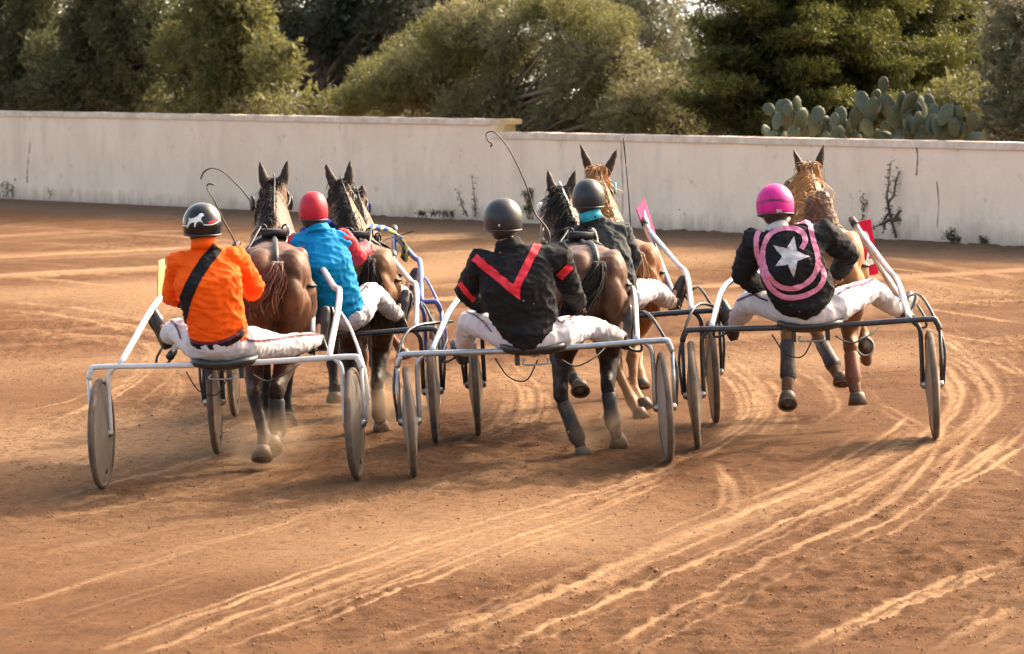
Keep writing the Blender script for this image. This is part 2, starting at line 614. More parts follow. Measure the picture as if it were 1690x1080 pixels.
TRACKS = [  # picture polylines of tracks on the ground, width, strength
    ([(150, 1078), (420, 985), (700, 890), (900, 835), (1060, 788), (1140, 752)], .045, .95),
    ([(230, 1078), (470, 990), (740, 895), (930, 838), (1090, 782)], .04, .8),
    ([(340, 1078), (640, 970), (850, 890), (1000, 838), (1110, 790)], .035, .95),
    ([(420, 1030), (650, 945), (860, 868), (1040, 800)], .09, .5),
    ([(0, 1006), (250, 930), (520, 850), (760, 790), (900, 760)], .05, .5),
    ([(0, 930), (220, 885), (480, 838), (700, 800), (880, 765)], .16, .5),
    ([(0, 965), (300, 905), (620, 832), (850, 775)], .12, .4),
    ([(800, 1078), (1020, 985), (1230, 892), (1420, 808), (1505, 752), (1545, 715), (1578, 680), (1588, 642), (1560, 600)], .035, .95),
    ([(730, 1070), (1000, 945), (1200, 860), (1390, 788), (1500, 732), (1556, 690), (1572, 650), (1540, 600)], .05, .8),
    ([(900, 1000), (1120, 900), (1300, 832), (1440, 770), (1530, 712)], .10, .55),
    ([(620, 1078), (900, 985), (1120, 885), (1290, 822), (1430, 762), (1520, 705)], .05, .6),
    ([(980, 1078), (1160, 985), (1320, 900), (1440, 850), (1520, 780), (1550, 730), (1560, 690)], .03, .95),
    ([(1500, 832), (1600, 780), (1692, 712)], .028, .95),
    ([(1555, 560), (1625, 615), (1650, 665), (1610, 715), (1540, 770)], .035, .8),
    ([(1480, 520), (1575, 565), (1632, 622), (1640, 668), (1590, 720)], .03, .6),
    ([(1300, 1078), (1500, 985), (1692, 912)], .04, .95),
    ([(1530, 1078), (1610, 1035), (1692, 985)], .05, .85),
    ([(1590, 1078), (1692, 1020)], .04, .8),
    ([(1640, 1078), (1692, 1052)], .04, .8),
    ([(1588, 735), (1692, 790)], .035, .75),
    ([(1440, 660), (1520, 700), (1588, 735)], .03, .4),
    ([(1178, 762), (1212, 808), (1212, 850), (1190, 892)], .04, .6),
    ([(1185, 590), (1238, 635), (1256, 680), (1215, 722), (1150, 760)], .03, .8),
    ([(1205, 585), (1260, 640), (1270, 680), (1230, 718)], .03, .6),
    ([(1160, 590), (1212, 640), (1222, 685), (1180, 730)], .03, .7),
    ([(1310, 585), (1360, 630), (1385, 670), (1350, 700)], .03, .45),
    ([(815, 600), (860, 645), (852, 690), (800, 716)], .03, .85),
    ([(845, 600), (892, 645), (880, 690), (815, 722)], .03, .7),
    ([(790, 590), (832, 640), (825, 690), (780, 720), (700, 745)], .03, .5),
    ([(0, 727), (130, 680), (222, 628), (252, 588), (230, 560)], .03, .85),
    ([(0, 690), (150, 650), (270, 600), (300, 570)], .03, .4),
    ([(280, 600), (300, 640), (260, 690), (120, 740), (0, 770)], .05, .4),
    ([(0, 498), (150, 512), (265, 534), (330, 560)], .10, .8),
    ([(0, 512), (180, 532), (300, 560)], .05, .7),
    ([(0, 545), (200, 560), (320, 590)], .16, .5),
    ([(0, 805), (150, 770), (330, 712), (520, 655)], .06, .6),
    ([(0, 840), (180, 800), (420, 735), (560, 690)], .05, .6),
    ([(0, 870), (150, 845), (330, 808), (520, 760)], .06, .5),
    ([(300, 748), (450, 712), (560, 682), (660, 640)], .05, .7),
    ([(0, 372), (250, 388), (420, 402), (700, 430)], .14, .6),
    ([(0, 398), (260, 412), (430, 428)], .10, .5),
    ([(0, 455), (160, 470), (300, 492)], .08, .75),
    ([(0, 430), (220, 446)], .07, .5),
    ([(680, 372), (820, 384), (960, 402), (1180, 430)], .14, .65),
    ([(690, 410), (800, 418), (1200, 470)], .10, .5),
    ([(1110, 420), (1250, 436), (1450, 452), (1692, 492)], .16, .8),
    ([(1440, 420), (1692, 462)], .12, .6),
    ([(1500, 462), (1692, 487)], .16, .8),
    ([(1500, 505), (1692, 536)], .06, .7),
    ([(1520, 545), (1692, 575)], .05, .7),
    ([(1550, 570), (1620, 590), (1692, 625)], .04, .7),
    ([(690, 470), (800, 478)], .08, .4),
    ([(1130, 560), (1260, 600), (1330, 640)], .04, .5),
    ([(430, 880), (700, 800), (860, 760)], .05, .4),
]
for pl, w, a in TRACKS:
    base_pts = smooth_path([G(x, y) for x, y in pl], 8)
    splat(base_pts, w * 0.72, min(1.0, a * (1.0 if w < 0.07 else 0.68)), 0.007 if w < 0.07 else 0.002)
    for k in range(3 if w < 0.07 else 5):     # finer lines of the same pass: tyre edges, hoof drag
        o_ = random.gauss(0, 1.0) * max(0.09, w * 1.3)
        o2 = o_ + random.gauss(0, 0.08)
        pts = []
        n = len(base_pts)
        for i, p in enumerate(base_pts):
            t = (base_pts[min(i + 1, n - 1)] - base_pts[max(i - 1, 0)])
            t = V((-t.y, t.x, 0)).normalized()
            pts.append(p + t * (o_ + (o2 - o_) * i / n))
        i0, i1 = random.randint(0, n // 3), n - random.randint(0, n // 3)
        if i1 - i0 > 4:
            splat(pts[i0:i1], random.uniform(.018, .026), a * random.uniform(.6, 1.05), 0.004)
rr = random.Random(4)
for k in range(110):                        # the many fainter tracks that run beside them
    pl, w, a = rr.choice(TRACKS)
    dx, dy = rr.uniform(-60, 60), rr.uniform(-22, 34)
    sc_ = rr.uniform(0.92, 1.06)
    try:
        pts = smooth_path([G(845 + (x - 845) * sc_ + dx, max(345, y + dy)) for x, y in pl], 8)
        splat(pts, min(0.05, w) * rr.uniform(.25, .6), a * rr.uniform(.25, .7), 0.008)
    except Exception:
        pass
def vnoise(x, y, sc, seed):
    r = np.random.default_rng(seed)
    T = r.random((256, 256)).astype(np.float32)
    xs, ys = x * sc, y * sc
    xi, yi = np.floor(xs).astype(int), np.floor(ys).astype(int)
    fx, fy = xs - xi, ys - yi
    fx, fy = fx * fx * (3 - 2 * fx), fy * fy * (3 - 2 * fy)
    a, b = T[yi & 255, xi & 255], T[yi & 255, (xi + 1) & 255]
    c, d = T[(yi + 1) & 255, xi & 255], T[(yi + 1) & 255, (xi + 1) & 255]
    return (a * (1 - fx) + b * fx) * (1 - fy) + (c * (1 - fx) + d * fx) * fy - 0.5
def streak(ax, ay, seed, thr):
    return np.clip((vnoise(X * ax, Y * ay, 1.0, seed) - thr) * 4, 0, 1)
farw = np.clip((Y - 27) / 6, 0, 1)
TRK = np.maximum(TRK, farw * (0.55 * streak(0.10, 1.1, 31, 0.18) + 0.35 * streak(0.22, 2.6, 32, 0.2))).astype(np.float32)
TRK = np.maximum(TRK, 0.45 * np.clip(vnoise(X, Y, 0.35, 41) * 2.4, 0, 1)).astype(np.float32)
churn = np.clip(0.6 + 1.6 * vnoise(X, Y, 0.45, 3) + 0.5 * vnoise(X, Y, 1.7, 4), 0.15, 1.3) * np.clip(1 - TRK, 0.1, 1)
fade = np.clip((60 - Y) / 10, 0, 1) * (Y > 13)
n1 = vnoise(X, Y, 3.2, 5)
n2 = vnoise(X, Y, 9.0, 6)
n3 = vnoise(X, Y, 17.0, 7)
hoof = np.clip(vnoise(X, Y, 5.5, 9) - 0.22, 0, 1) * -0.09
Z = BANK * np.clip(X, -12, 12) + fade * (0.018 * n1 + churn * (0.023 * n2 + 0.024 * n3 + 0.7 * hoof) + RUT)
Z = Z - np.where(Y > 74, np.minimum(0.13 * (Y - 74), 60.0), 0)      # the land drops away behind the trees
verts = np.stack([X, Y, Z], -1).reshape(-1, 3).astype(np.float32)
idx = np.arange(nx * ny).reshape(ny, nx)
quads = np.stack([idx[:-1, :-1], idx[:-1, 1:], idx[1:, 1:], idx[1:, :-1]], -1).reshape(-1, 4)
def np_mesh(name, v, q):
    me = bpy.data.meshes.new(name)
    k = q.shape[1]
    me.vertices.add(len(v))
    me.vertices.foreach_set('co', np.ascontiguousarray(v, np.float32).ravel())
    me.loops.add(q.size)
    me.loops.foreach_set('vertex_index', np.ascontiguousarray(q, np.int32).ravel())
    me.polygons.add(len(q))
    me.polygons.foreach_set('loop_start', np.arange(0, q.size, k, dtype=np.int32))
    me.update(calc_edges=True)
    return me
gme = np_mesh('track', verts, quads)
at = gme.attributes.new('trk', 'FLOAT', 'POINT')
at.data.foreach_set('value', TRK.ravel())
WL0, WR0 = G(-60, 325), G(1760, 409)
wdx, wdy = (WR0.x - WL0.x), (WR0.y - WL0.y)
dist = ((X - WL0.x) * wdy - (Y - WL0.y) * wdx) / math.hypot(wdx, wdy)      # metres in front of the wall
vg = np.clip((2.1 + 0.8 * vnoise(X, Y, 0.8, 51) + 0.4 * vnoise(X, Y, 3.0, 52) - dist) / 0.5, 0, 1).astype(np.float32)
at = gme.attributes.new('verge', 'FLOAT', 'POINT')
at.data.foreach_set('value', vg.ravel())
m, nt, p = new_mat('track_dirt')
f1, r1 = noise_fac(nt, 0.55, 6, 0.6, 0.36, 0.64)
c = mix(nt, f1, (0.165, 0.076, 0.033), (0.220, 0.110, 0.049))
f2, r2 = noise_fac(nt, 3.0, 8, 0.72, 0.42, 0.62, stretch=(1, 1, 1))
mm = N(nt, 'ShaderNodeMath', operation='MULTIPLY'); mm.inputs[1].default_value = 0.8
nt.links.new(f2, mm.inputs[0])
c = mix(nt, mm.outputs[0], c, (0.128, 0.056, 0.0235))
ta = N(nt, 'ShaderNodeAttribute'); ta.attribute_name = 'trk'
f3, r3 = noise_fac(nt, 14.0, 6, 0.7, 0.3, 0.6)
mm = N(nt, 'ShaderNodeMath', operation='MULTIPLY_ADD')
nt.links.new(f3, mm.inputs[0]); mm.inputs[1].default_value = 0.7; mm.inputs[2].default_value = 0.75
m2 = N(nt, 'ShaderNodeMath', operation='MULTIPLY'); m2.use_clamp = True
nt.links.new(mm.outputs[0], m2.inputs[0]); nt.links.new(ta.outputs['Fac'], m2.inputs[1])
c = mix(nt, m2.outputs[0], c, (0.55, 0.335, 0.180))
f4, r4 = noise_fac(nt, 21.0, 7, 0.80, 0.52, 0.62)
mm = N(nt, 'ShaderNodeMath', operation='MULTIPLY'); mm.inputs[1].default_value = 0.6
nt.links.new(f4, mm.inputs[0])
c = mix(nt, mm.outputs[0], c, (0.080, 0.033, 0.0135))
f5, r5 = noise_fac(nt, 60.0, 4, 0.7, 0.62, 0.72)
mm = N(nt, 'ShaderNodeMath', operation='MULTIPLY'); mm.inputs[1].default_value = 0.45
nt.links.new(f5, mm.inputs[0])
c = mix(nt, mm.outputs[0], c, (0.40, 0.225, 0.115))
va = N(nt, 'ShaderNodeAttribute'); va.attribute_name = 'verge'
c = mix(nt, va.outputs['Fac'], c, mix(nt, f3, (0.135, 0.080, 0.048), (0.19, 0.115, 0.07)))
nt.links.new(c, p.inputs['Base Color'])
p.inputs['Roughness'].default_value = 0.95
p.inputs['Specular IOR Level'].default_value = 0.1
bump(nt, p, r4, 1.0, 0.06)
g = link_mesh('track', gme, m)
g['kind'] = 'structure'
g['label'] = 'reddish brown sandy race track with pale wheel tracks'

# ---- clods lying on the track (nobody could count them)
def lumps(name, pts, sizes, m):
    base = [V((1, 0, 0)), V((-1, 0, 0)), V((0, 1, 0)), V((0, -1, 0)), V((0, 0, 1)), V((0, 0, -1))]
    fc = [(0, 2, 4), (2, 1, 4), (1, 3, 4), (3, 0, 4), (2, 0, 5), (1, 2, 5), (3, 1, 5), (0, 3, 5)]
    vs = np.zeros((len(pts), 6, 3), np.float32)
    fs = np.zeros((len(pts), 8, 3), np.int32)
    bb = np.array([tuple(b) for b in base])
    for i, (p_, s) in enumerate(zip(pts, sizes)):
        q = RNG.normal(size=(3, 3))
        q, _ = np.linalg.qr(q)
        vs[i] = (bb * RNG.uniform(0.6, 1.2, (6, 1))) @ q * s * np.array([1, 1, 0.75]) + np.array(p_)
        fs[i] = np.array(fc) + 6 * i
    me = np_mesh(name, vs.reshape(-1, 3), fs.reshape(-1, 3))
    return link_mesh(name, me, m, None, True)
M['clod'] = mat('clod', (0.18, 0.075, 0.03), 0.95, col2=(0.30, 0.15, 0.065), scale=3)
cp, cs = [], []
while len(cp) < 26000:
    d = 16 + 24 * random.random() ** 1.5
    x = random.uniform(-1, 1) * d * 0.155
    j, k = int(np.searchsorted(gx, x)), int(np.searchsorted(gy, d))
    if random.random() < TRK[k, j] * 0.9 or random.random() > churn[k, j]:
        continue
    s = 0.0025 + 0.009 * random.random() ** 5
    cp.append((x, d, Z[k, j] + s * 0.25))
    cs.append(s)
P0 = G(1083, 946)
cp.append((P0.x, P0.y, P0.z + 0.012)); cs.append(0.024)
tag(lumps('dirt_clods', cp, cs, M['clod']), 'small dark clods of earth scattered over the sandy track', None, None, 'stuff')

# ---- the back wall: two lengths, the right one lower
WL, WR = G(-60, 325), G(1760, 409)
wd = (WR - WL); wd.z = 0; wl = wd.length; wd.normalize()
wn_ = V((-wd.y, wd.x, 0))                  # away from the camera
def on_wall(px):
    """ground point at the wall's foot under picture column px"""
    r = ray(px, 380)
    k = r.x / r.y
    t = (k * WL.y - WL.x) / (wd.x - k * wd.y)
    q = WL + wd * t
    return V((q.x, q.y, gz(q.x)))
def plaster(name, base):
    m, nt, p = new_mat(name)
    f, _ = noise_fac(nt, 0.9, 5, 0.55, 0.35, 0.68)
    c = mix(nt, f, base, tuple(x * y for x, y in zip(base, (0.88, 0.85, 0.82))))
    f, _ = noise_fac(nt, 1.5, 8, 0.7, 0.50, 0.72, stretch=(1.3, 1.3, 0.45))     # rain streaks
    mm = N(nt, 'ShaderNodeMath', operation='MULTIPLY'); mm.inputs[1].default_value = 0.36
    nt.links.new(f, mm.inputs[0])
    c = mix(nt, mm.outputs[0], c, (0.40, 0.32, 0.26))
    f, _ = noise_fac(nt, 4.5, 7, 0.7, 0.60, 0.72)                               # scuffs
    mm = N(nt, 'ShaderNodeMath', operation='MULTIPLY'); mm.inputs[1].default_value = 0.6
    nt.links.new(f, mm.inputs[0])
    c = mix(nt, mm.outputs[0], c, (0.28, 0.24, 0.21))
    tc = N(nt, 'ShaderNodeTexCoord'); sx = N(nt, 'ShaderNodeSeparateXYZ')
    nt.links.new(tc.outputs['Object'], sx.inputs[0])
    fn, rn = noise_fac(nt, 5.0, 5, 0.65, 0.3, 0.7, stretch=(1, 1, 0.5))
    ad = N(nt, 'ShaderNodeMath', operation='MULTIPLY_ADD'); ad.inputs[1].default_value = 0.5
    hh = N(nt, 'ShaderNodeMath', operation='MULTIPLY_ADD'); hh.inputs[1].default_value = -BANK
    nt.links.new(sx.outputs[0], hh.inputs[0]); nt.links.new(sx.outputs[2], hh.inputs[2])
    nt.links.new(rn, ad.inputs[0]); nt.links.new(hh.outputs[0], ad.inputs[2])
    mr = N(nt, 'ShaderNodeMapRange'); mr.inputs[1].default_value = 0.48; mr.inputs[2].default_value = 0.22
    mr.inputs[4].default_value = 0.7
    nt.links.new(ad.outputs[0], mr.inputs[0])
    c = mix(nt, mr.outputs[0], c, (0.33, 0.25, 0.20))                            # splash of mud along the foot
    nt.links.new(c, p.inputs['Base Color'])
    p.inputs['Roughness'].default_value = 0.92
    p.inputs['Specular IOR Level'].default_value = 0.15
    _, rb = noise_fac(nt, 14, 6, 0.65)
    bump(nt, p, rb, 0.35, 0.015)
    return m
M['plaster'] = plaster('whitewashed_plaster', (0.84, 0.67, 0.52))
M['plaster2'] = plaster('whitewashed_plaster_low', (0.88, 0.71, 0.56))
M['coping'] = mat('coping', (0.74, 0.62, 0.50), 0.9, col2=(0.55, 0.42, 0.32), scale=5, bmp=0.3)
M['crack'] = mat('crack', (0.05, 0.035, 0.025), 0.95)
M['block'] = mat('sandstone_block', (0.66, 0.47, 0.20), 0.9, col2=(0.45, 0.33, 0.18), scale=6, bmp=0.4)
def wall_piece(name, pa, pb, ha, hb, m, root, th=0.2, cop=0.08):
    """upright slab between two feet, slightly uneven top, with a coping course standing proud"""
    n = 60
    mb, mc = MB(), MB()
    o = root.location
    ringsw, ringsc = [], []
    for i in range(n + 1):
        q = pa.lerp(pb, i / n)
        h = ha + (hb - ha) * i / n
        z0 = gz(q.x) - 0.3
        zt = gz(q.x) + h
        w = 0.006 * noise.noise(V((i * 0.35, ha, 0)))
        wv = 0.01 * noise.noise(V((i * 0.9, 7, hb)))
        a = q + wn_ * w
        b = q + wn_ * th
        ringsw.append([V((a.x, a.y, z0)), V((b.x, b.y, z0)), V((b.x, b.y, zt - cop)), V((a.x, a.y, zt - cop))])
        c_ = q - wn_ * (0.025 + 0.004 * noise.noise(V((i * .5, 1, 1))))
        d_ = q + wn_ * (th + 0.03)
        ringsc.append([V((c_.x, c_.y, zt - cop + wv * .5)), V((d_.x, d_.y, zt - cop)), V((d_.x, d_.y, zt + wv)), V((c_.x, c_.y, zt + wv))])
    mb.ring_loft(ringsw)
    mc.ring_loft(ringsc)
    return mb.build('masonry', m, root, False), mc.build('coping', M['coping'], root, False)
def wall_h(px, ytop):
    q = on_wall(px)
    return (W(px, ytop, q.y).z) - gz(q.x)
A0, A1, B1 = on_wall(-220), on_wall(812), on_wall(1900)
r1_ = thing('boundary_wall', 'tall left length of the whitewashed wall behind the track, cracked near its left end', 'wall', on_wall(300))
wall_piece('masonry', A0, A1, wall_h(0, 179), wall_h(812, 197), M['plaster'], r1_)
r2_ = thing('boundary_wall', 'lower right length of the whitewashed wall behind the track, below the prickly pears', 'wall', on_wall(1300))
A1b = A1 + wd * 0.003
wall_piece('masonry', A1b, B1, wall_h(812, 218), wall_h(1690, 238), M['plaster2'], r2_)
def on_face(px, py, out=0.004):
    q = on_wall(px)
    p_ = W(px, py, q.y)
    return p_ - wn_ * out
# cracks and joints in the left length
mb = MB()
for ln, r in (([(51, 188), (52, 205), (50, 220), (51, 240), (48, 262), (46, 285), (46, 302)], 0.014),
              ([(16, 190), (14, 240), (17, 290)], 0.004),
              ([(195, 191), (235, 191.5)], 0.012), ([(275, 192), (330, 193)], 0.010), ([(63, 183), (64, 186)], .02), ([(107, 182), (107, 188)], .016), ([(410, 194), (470, 195)], 0.010), ([(560, 194), (600, 195), (640, 195)], 0.009)):
    pts = smooth_path([on_face(x, y, 0.006) for x, y in ln], 4)
    mb.tube(pts, [r * (0.6 + random.random()) for _ in pts], 5)
mb.build('crack', M['crack'], r1_)
mb = MB()
for ln, r in (([(1025, 226), (1026, 270), (1028, 310), (1027, 372)], 0.006), ([(1512, 238), (1514, 262), (1512, 290)], 0.005), ([(1546, 300), (1549, 335), (1547, 376)], 0.005)):
    pts = smooth_path([on_face(x, y, 0.000) for x, y in ln], 4)
    mb.tube(pts, [r * (0.6 + random.random()) for _ in pts], 5)
mb.build('crack', M['crack'], r2_)
# block and slab left standing at the step
q = on_wall(826)
zt = W(826, 219, q.y).z
s1 = 6000 / q.y
o = thing('stone_block', 'ochre sandstone block with a thin slab on top, at the step in the wall', 'block', V((q.x, q.y, zt)))
mb = MB(); mb.box(V((q.x, q.y, zt + 0.055)) + wn_ * 0.1, wd * 0.075, wn_ * 0.09, V((0, 0, 0.055)))
mb.build('block', M['block'], o, False)
mb = MB(); mb.box(V((q.x + 0.05, q.y, zt + 0.145)) + wn_ * 0.1, wd * 0.125, wn_ * 0.1, V((0, 0, 0.033)))
mb.build('slab', M['block'], o, False)

# ---- plants
def leaf_mesh(name, P, A, B, tint, m, parent, off):
    """diamond leaves: centres P, half-axes A (long) and B (wide)"""
    n = len(P)
    C = A * 0.15 + np.cross(A, B) / (np.linalg.norm(B, axis=1, keepdims=True) + 1e-9) * 0.25
    v = np.stack([P - A, P + B + C * 0.6, P + A, P - B + C * 0.6], 1).reshape(-1, 3) - np.array(off)
    me = np_mesh(name, v, np.arange(4 * n).reshape(n, 4))
    a = me.attributes.new('tint', 'FLOAT', 'POINT')
    a.data.foreach_set('value', np.repeat(tint, 4).astype(np.float32))
    return link_mesh(name, me, m, parent, True)
def rand_dirs(n):
    d = RNG.normal(size=(n, 3))
    return d / np.linalg.norm(d, axis=1, keepdims=True)
def leaves_for(clumps, dens, ln, wd_, droop=0.0, shell=0.55, upb=0.0):
    """clumps: (x, y, z, rx, ry, rz, weight). sprigs of leaves spread through each clump"""
    P, A, B, T = [], [], [], []
    for cl_ in clumps:
        (x, y, z, rx, ry, rz, w) = cl_[:7]
        tb = cl_[7] if len(cl_) > 7 else 0.0
        ns = max(6, int(dens * w * (rx * rz + rx * ry)))
        d = rand_dirs(ns)
        rad = (shell + (1.08 - shell) * RNG.random((ns, 1)) ** 0.6)
        c = d * rad * np.array([rx, ry, rz]) + np.array([x, y, z])
        per = 9
        sd = d * 0.8 + rand_dirs(ns) * 0.6 + np.array([0, 0, upb])
        sd /= np.linalg.norm(sd, axis=1, keepdims=True)
        t0 = np.clip(RNG.normal(0.45 + tb, 0.2, ns), 0, 1)
        for k in range(per):
            l = ln * RNG.uniform(0.6, 1.25, (ns, 1))
            ld = sd * 0.7 + rand_dirs(ns) * 0.8 + np.array([0, 0, -droop])
            ld /= np.linalg.norm(ld, axis=1, keepdims=True)
            side = np.cross(ld, rand_dirs(ns))
            side /= np.linalg.norm(side, axis=1, keepdims=True) + 1e-9
            P.append(c + sd * (k / per) * ln * 2.6 + ld * l * 0.5)
            A.append(ld * l * 0.5)
            B.append(side * wd_ * 0.5 * RNG.uniform(0.7, 1.2, (ns, 1)))
            T.append(np.clip(t0 + RNG.normal(0, 0.12, ns) + 0.25 * (k / per), 0, 1))
    return np.concatenate(P), np.concatenate(A), np.concatenate(B), np.concatenate(T)
M['bark'] = mat('bark', (0.10, 0.07, 0.05), 0.9, col2=(0.05, 0.035, 0.028), scale=14, bmp=0.6)
M['bark_grey'] = mat('bark_grey', (0.19, 0.14, 0.10), 0.9, col2=(0.11, 0.08, 0.06), scale=14, bmp=0.6)
M['lf_olive'] = leaf_mat('leaf_olive', (0.032, 0.036, 0.014), (0.120, 0.118, 0.048), 0.36)
M['lf_green'] = leaf_mat('leaf_green', (0.042, 0.047, 0.015), (0.17, 0.160, 0.050), 0.42)
M['lf_dark'] = leaf_mat('leaf_dark', (0.014, 0.020, 0.010), (0.050, 0.056, 0.026), 0.2)
M['lf_dry'] = leaf_mat('leaf_dry', (0.075, 0.070, 0.032), (0.225, 0.205, 0.092), 0.40)
M['lf_conifer'] = leaf_mat('leaf_conifer', (0.008, 0.013, 0.005), (0.125, 0.125, 0.020), 0.30)
M['lf_grey'] = leaf_mat('leaf_grey', (0.072, 0.074, 0.042), (0.18, 0.175, 0.095), 0.34)
def px_clumps(spec, d, jit=0.4, depth=1.0, ref=None):
    """clumps given by where they show in the picture (px, py, rx px, rz px) at distance d, each with real depth"""
    out = []
    for e in spec:
        px, py, rx, rz = e[:4]
        w = e[4] if len(e) > 4 else 1.0
        dd = d + random.uniform(-jit, jit)
        if ref is not None:                  # rows of growth follow the wall
            dd += on_wall(px).y - on_wall(ref).y
        q = W(px, py, dd)
        s = FPX / dd
        out.append((q.x, dd, q.z, rx / s, max(0.3, depth * 0.5 * (rx + rz) / s), rz / s, w))
    return out
def limb(mb, a, b, r0, r1, sag=0.15, seg=7):
    a, b = V(a), V(b)
    pts = []
    n = 6
    kx, ky, kz = [random.uniform(-1, 1) * sag * (b - a).length * 0.4 for _ in range(3)]
    for i in range(n + 1):
        t = i / n
        p_ = a.lerp(b, t) + V((kx, ky, kz)) * math.sin(math.pi * t)
        pts.append(p_)
    mb.tube(pts, [r0 + (r1 - r0) * i / n for i in range(n + 1)], seg)
def tree(name, label, cat, base_px, d, spec, m, ln, wd_, dens, bark='bark', trunk_r=0.12, group=None, inner=True, droop=0.0, extra=None, depth=1.0, twigs=0, upb=0.0, shell=0.55, jit=0.5):
    q = W(base_px, 300, d)
    base = V((q.x, d, gz(q.x)))
    root = thing(name, label, cat, base, group)
    cl = px_clumps(spec, d, jit, depth, base_px)
    mb = MB()
    top = max(c[2] for c in cl)
    cx = base.x
    # trunk up to mid crown, limbs out to clumps
    zt = base.z + 0.62 * (top - base.z)
    tp = [base + V((0, 0, -0.2)), base + V((0.05, 0, 0.3 * (zt - base.z))), base + V((-0.06, 0.05, 0.7 * (zt - base.z))), V((cx + 0.04, d, zt))]
    tp = smooth_path(tp, 4)
    mb.tube(tp, [trunk_r * (1.15 - 0.65 * i / (len(tp) - 1)) for i in range(len(tp))], 9)
    for c in cl:
        t0 = tp[min(len(tp) - 1, max(2, int(len(tp) * random.uniform(0.3, 0.95))))]
        limb(mb, t0, (c[0], c[1], c[2]), trunk_r * 0.38, 0.012)
        for k in range(4):
            v_ = rand_dirs(1)[0]
            limb(mb, (c[0], c[1], c[2]), (c[0] + v_[0] * c[3] * .9, c[1] + v_[1] * c[4] * .9, c[2] + v_[2] * c[5] * .9), 0.018, 0.004, seg=4)
    for k in range(twigs):
        c = random.choice(cl)
        v_ = rand_dirs(1)[0]
        s_ = V((c[0] + v_[0] * c[3] * .5, c[1] + v_[1] * c[4] * .5, c[2] + v_[2] * c[5] * .5))
        v2 = rand_dirs(1)[0]
        e_ = s_ + V((v2[0], v2[1] - 0.3, v2[2] * 0.7)) * random.uniform(.25, .6)
        limb(mb, s_, e_, 0.006, 0.002, seg=3, sag=0.3)
    mb.build('trunk', M[bark], root)
    P, A, B, T = leaves_for(cl, dens, ln, wd_, droop, shell, upb)
    if inner:
        c2 = [(a, b, c, r * 0.75, s * 0.75, t * 0.75, w) for a, b, c, r, s, t, w in cl]
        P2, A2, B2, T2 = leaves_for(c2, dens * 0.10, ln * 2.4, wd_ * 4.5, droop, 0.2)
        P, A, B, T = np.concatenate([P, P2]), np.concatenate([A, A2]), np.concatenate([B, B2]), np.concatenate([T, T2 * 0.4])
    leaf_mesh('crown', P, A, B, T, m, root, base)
    if extra:
        spec2, m2, dens2, name2 = extra
        cl2 = px_clumps(spec2, d - 0.2, jit, depth, base_px)
        P, A, B, T = leaves_for(cl2, dens2, ln, wd_, droop, shell, 0.5)
        leaf_mesh(name2, P, A, B, T, m2, root, base)
    return root
def blob_row(pts, r, n, jx=0.6):
    out = []
    for k in range(n):
        x, y = random.choice(pts)
        out.append((x + random.gauss(0, r * jx), y + random.gauss(0, r * jx * 0.7), r * random.uniform(.6, 1.1), r * random.uniform(.5, .9)))
    return out
DW = on_wall(845).y
# left group of evergreen shrubs-trees behind the wall
dl = on_wall(150).y + 2.9
GL = 'broad evergreens behind the left wall'
tree('evergreen_tree', 'dark olive evergreen tree at the left edge, filling the corner above the wall', 'tree', 30, on_wall(30).y + 3.2,
     blob_row([(0, 40), (40, 110), (-30, 130), (60, 20), (20, 70), (-60, 60), (30, 150), (80, 90), (90, 150), (100, 120), (110, 60), (30, -40), (90, -30), (-40, -30), (60, 165)], 48, 56), M['lf_olive'], 0.055, 0.018, 1150, group=GL)
tree('evergreen_tree', 'dark rounded evergreen tree behind the wall between the edge tree and the paler one', 'tree', 200, on_wall(200).y + 2.9,
     blob_row([(150, 40), (190, 90), (230, 130), (170, 150), (220, 50), (260, 20), (140, 110), (250, 90), (100, 150), (150, 170), (220, 165), (150, -30), (210, -40), (260, -30)], 46, 56), M['lf_olive'], 0.055, 0.018, 1150, group=GL)
tree('evergreen_tree', 'paler green evergreen tree sloping down to the right behind the left wall', 'tree', 370, on_wall(370).y + 2.4,
     blob_row([(300, 20), (340, 60), (380, 90), (420, 120), (440, 150), (330, 120), (360, 150), (290, 90), (390, 40), (410, 80), (300, 165), (380, 165), (310, -30), (360, -10)], 40, 48) + [(455, 130, 26, 24), (470, 160, 24, 22)],
     M['lf_green'], 0.055, 0.018, 1150, group=GL)
# dark pines far behind the gap
tree('pine_tree', 'dark pine tree with a bare trunk showing in the gap between the bushes', 'tree', 522, dl + 9,
     blob_row([(430, 20), (480, 50), (530, 40), (580, 30), (620, 60), (500, 90), (560, 70), (440, 70), (640, 20), (610, 70), (450, -20), (520, -20), (600, -20), (670, -10), (470, 100), (600, 100)], 36, 62) + [(515, 178, 24, 14), (500, 130, 14, 10), (555, 125, 16, 10), (580, 150, 10, 8)],
     M['lf_dark'], 0.075, 0.020, 640, trunk_r=0.26, droop=0.1)
tree('pine_tree', 'dark pine tree leaning over the big bush, light showing through its top', 'tree', 690, dl + 11,
     blob_row([(660, 60), (700, 40), (740, 30), (690, 80), (650, 100), (780, 10), (720, 0), (640, 120), (800, -20), (740, -30), (680, 0), (640, 60), (700, 90)], 32, 46), M['lf_dark'], 0.075, 0.020, 620, trunk_r=0.2, droop=0.1)
tree('shrub', 'small leggy shrub with bare stems standing where the left wall coping is broken', 'shrub', 500, on_wall(500).y + 1.1,
     [(470, 172, 26, 14), (500, 176, 24, 12), (440, 172, 26, 14), (540, 174, 20, 10), (400, 174, 25, 12)], M['lf_green'], 0.05, 0.016, 500, 'bark_grey', 0.02, jit=.05, depth=.4)
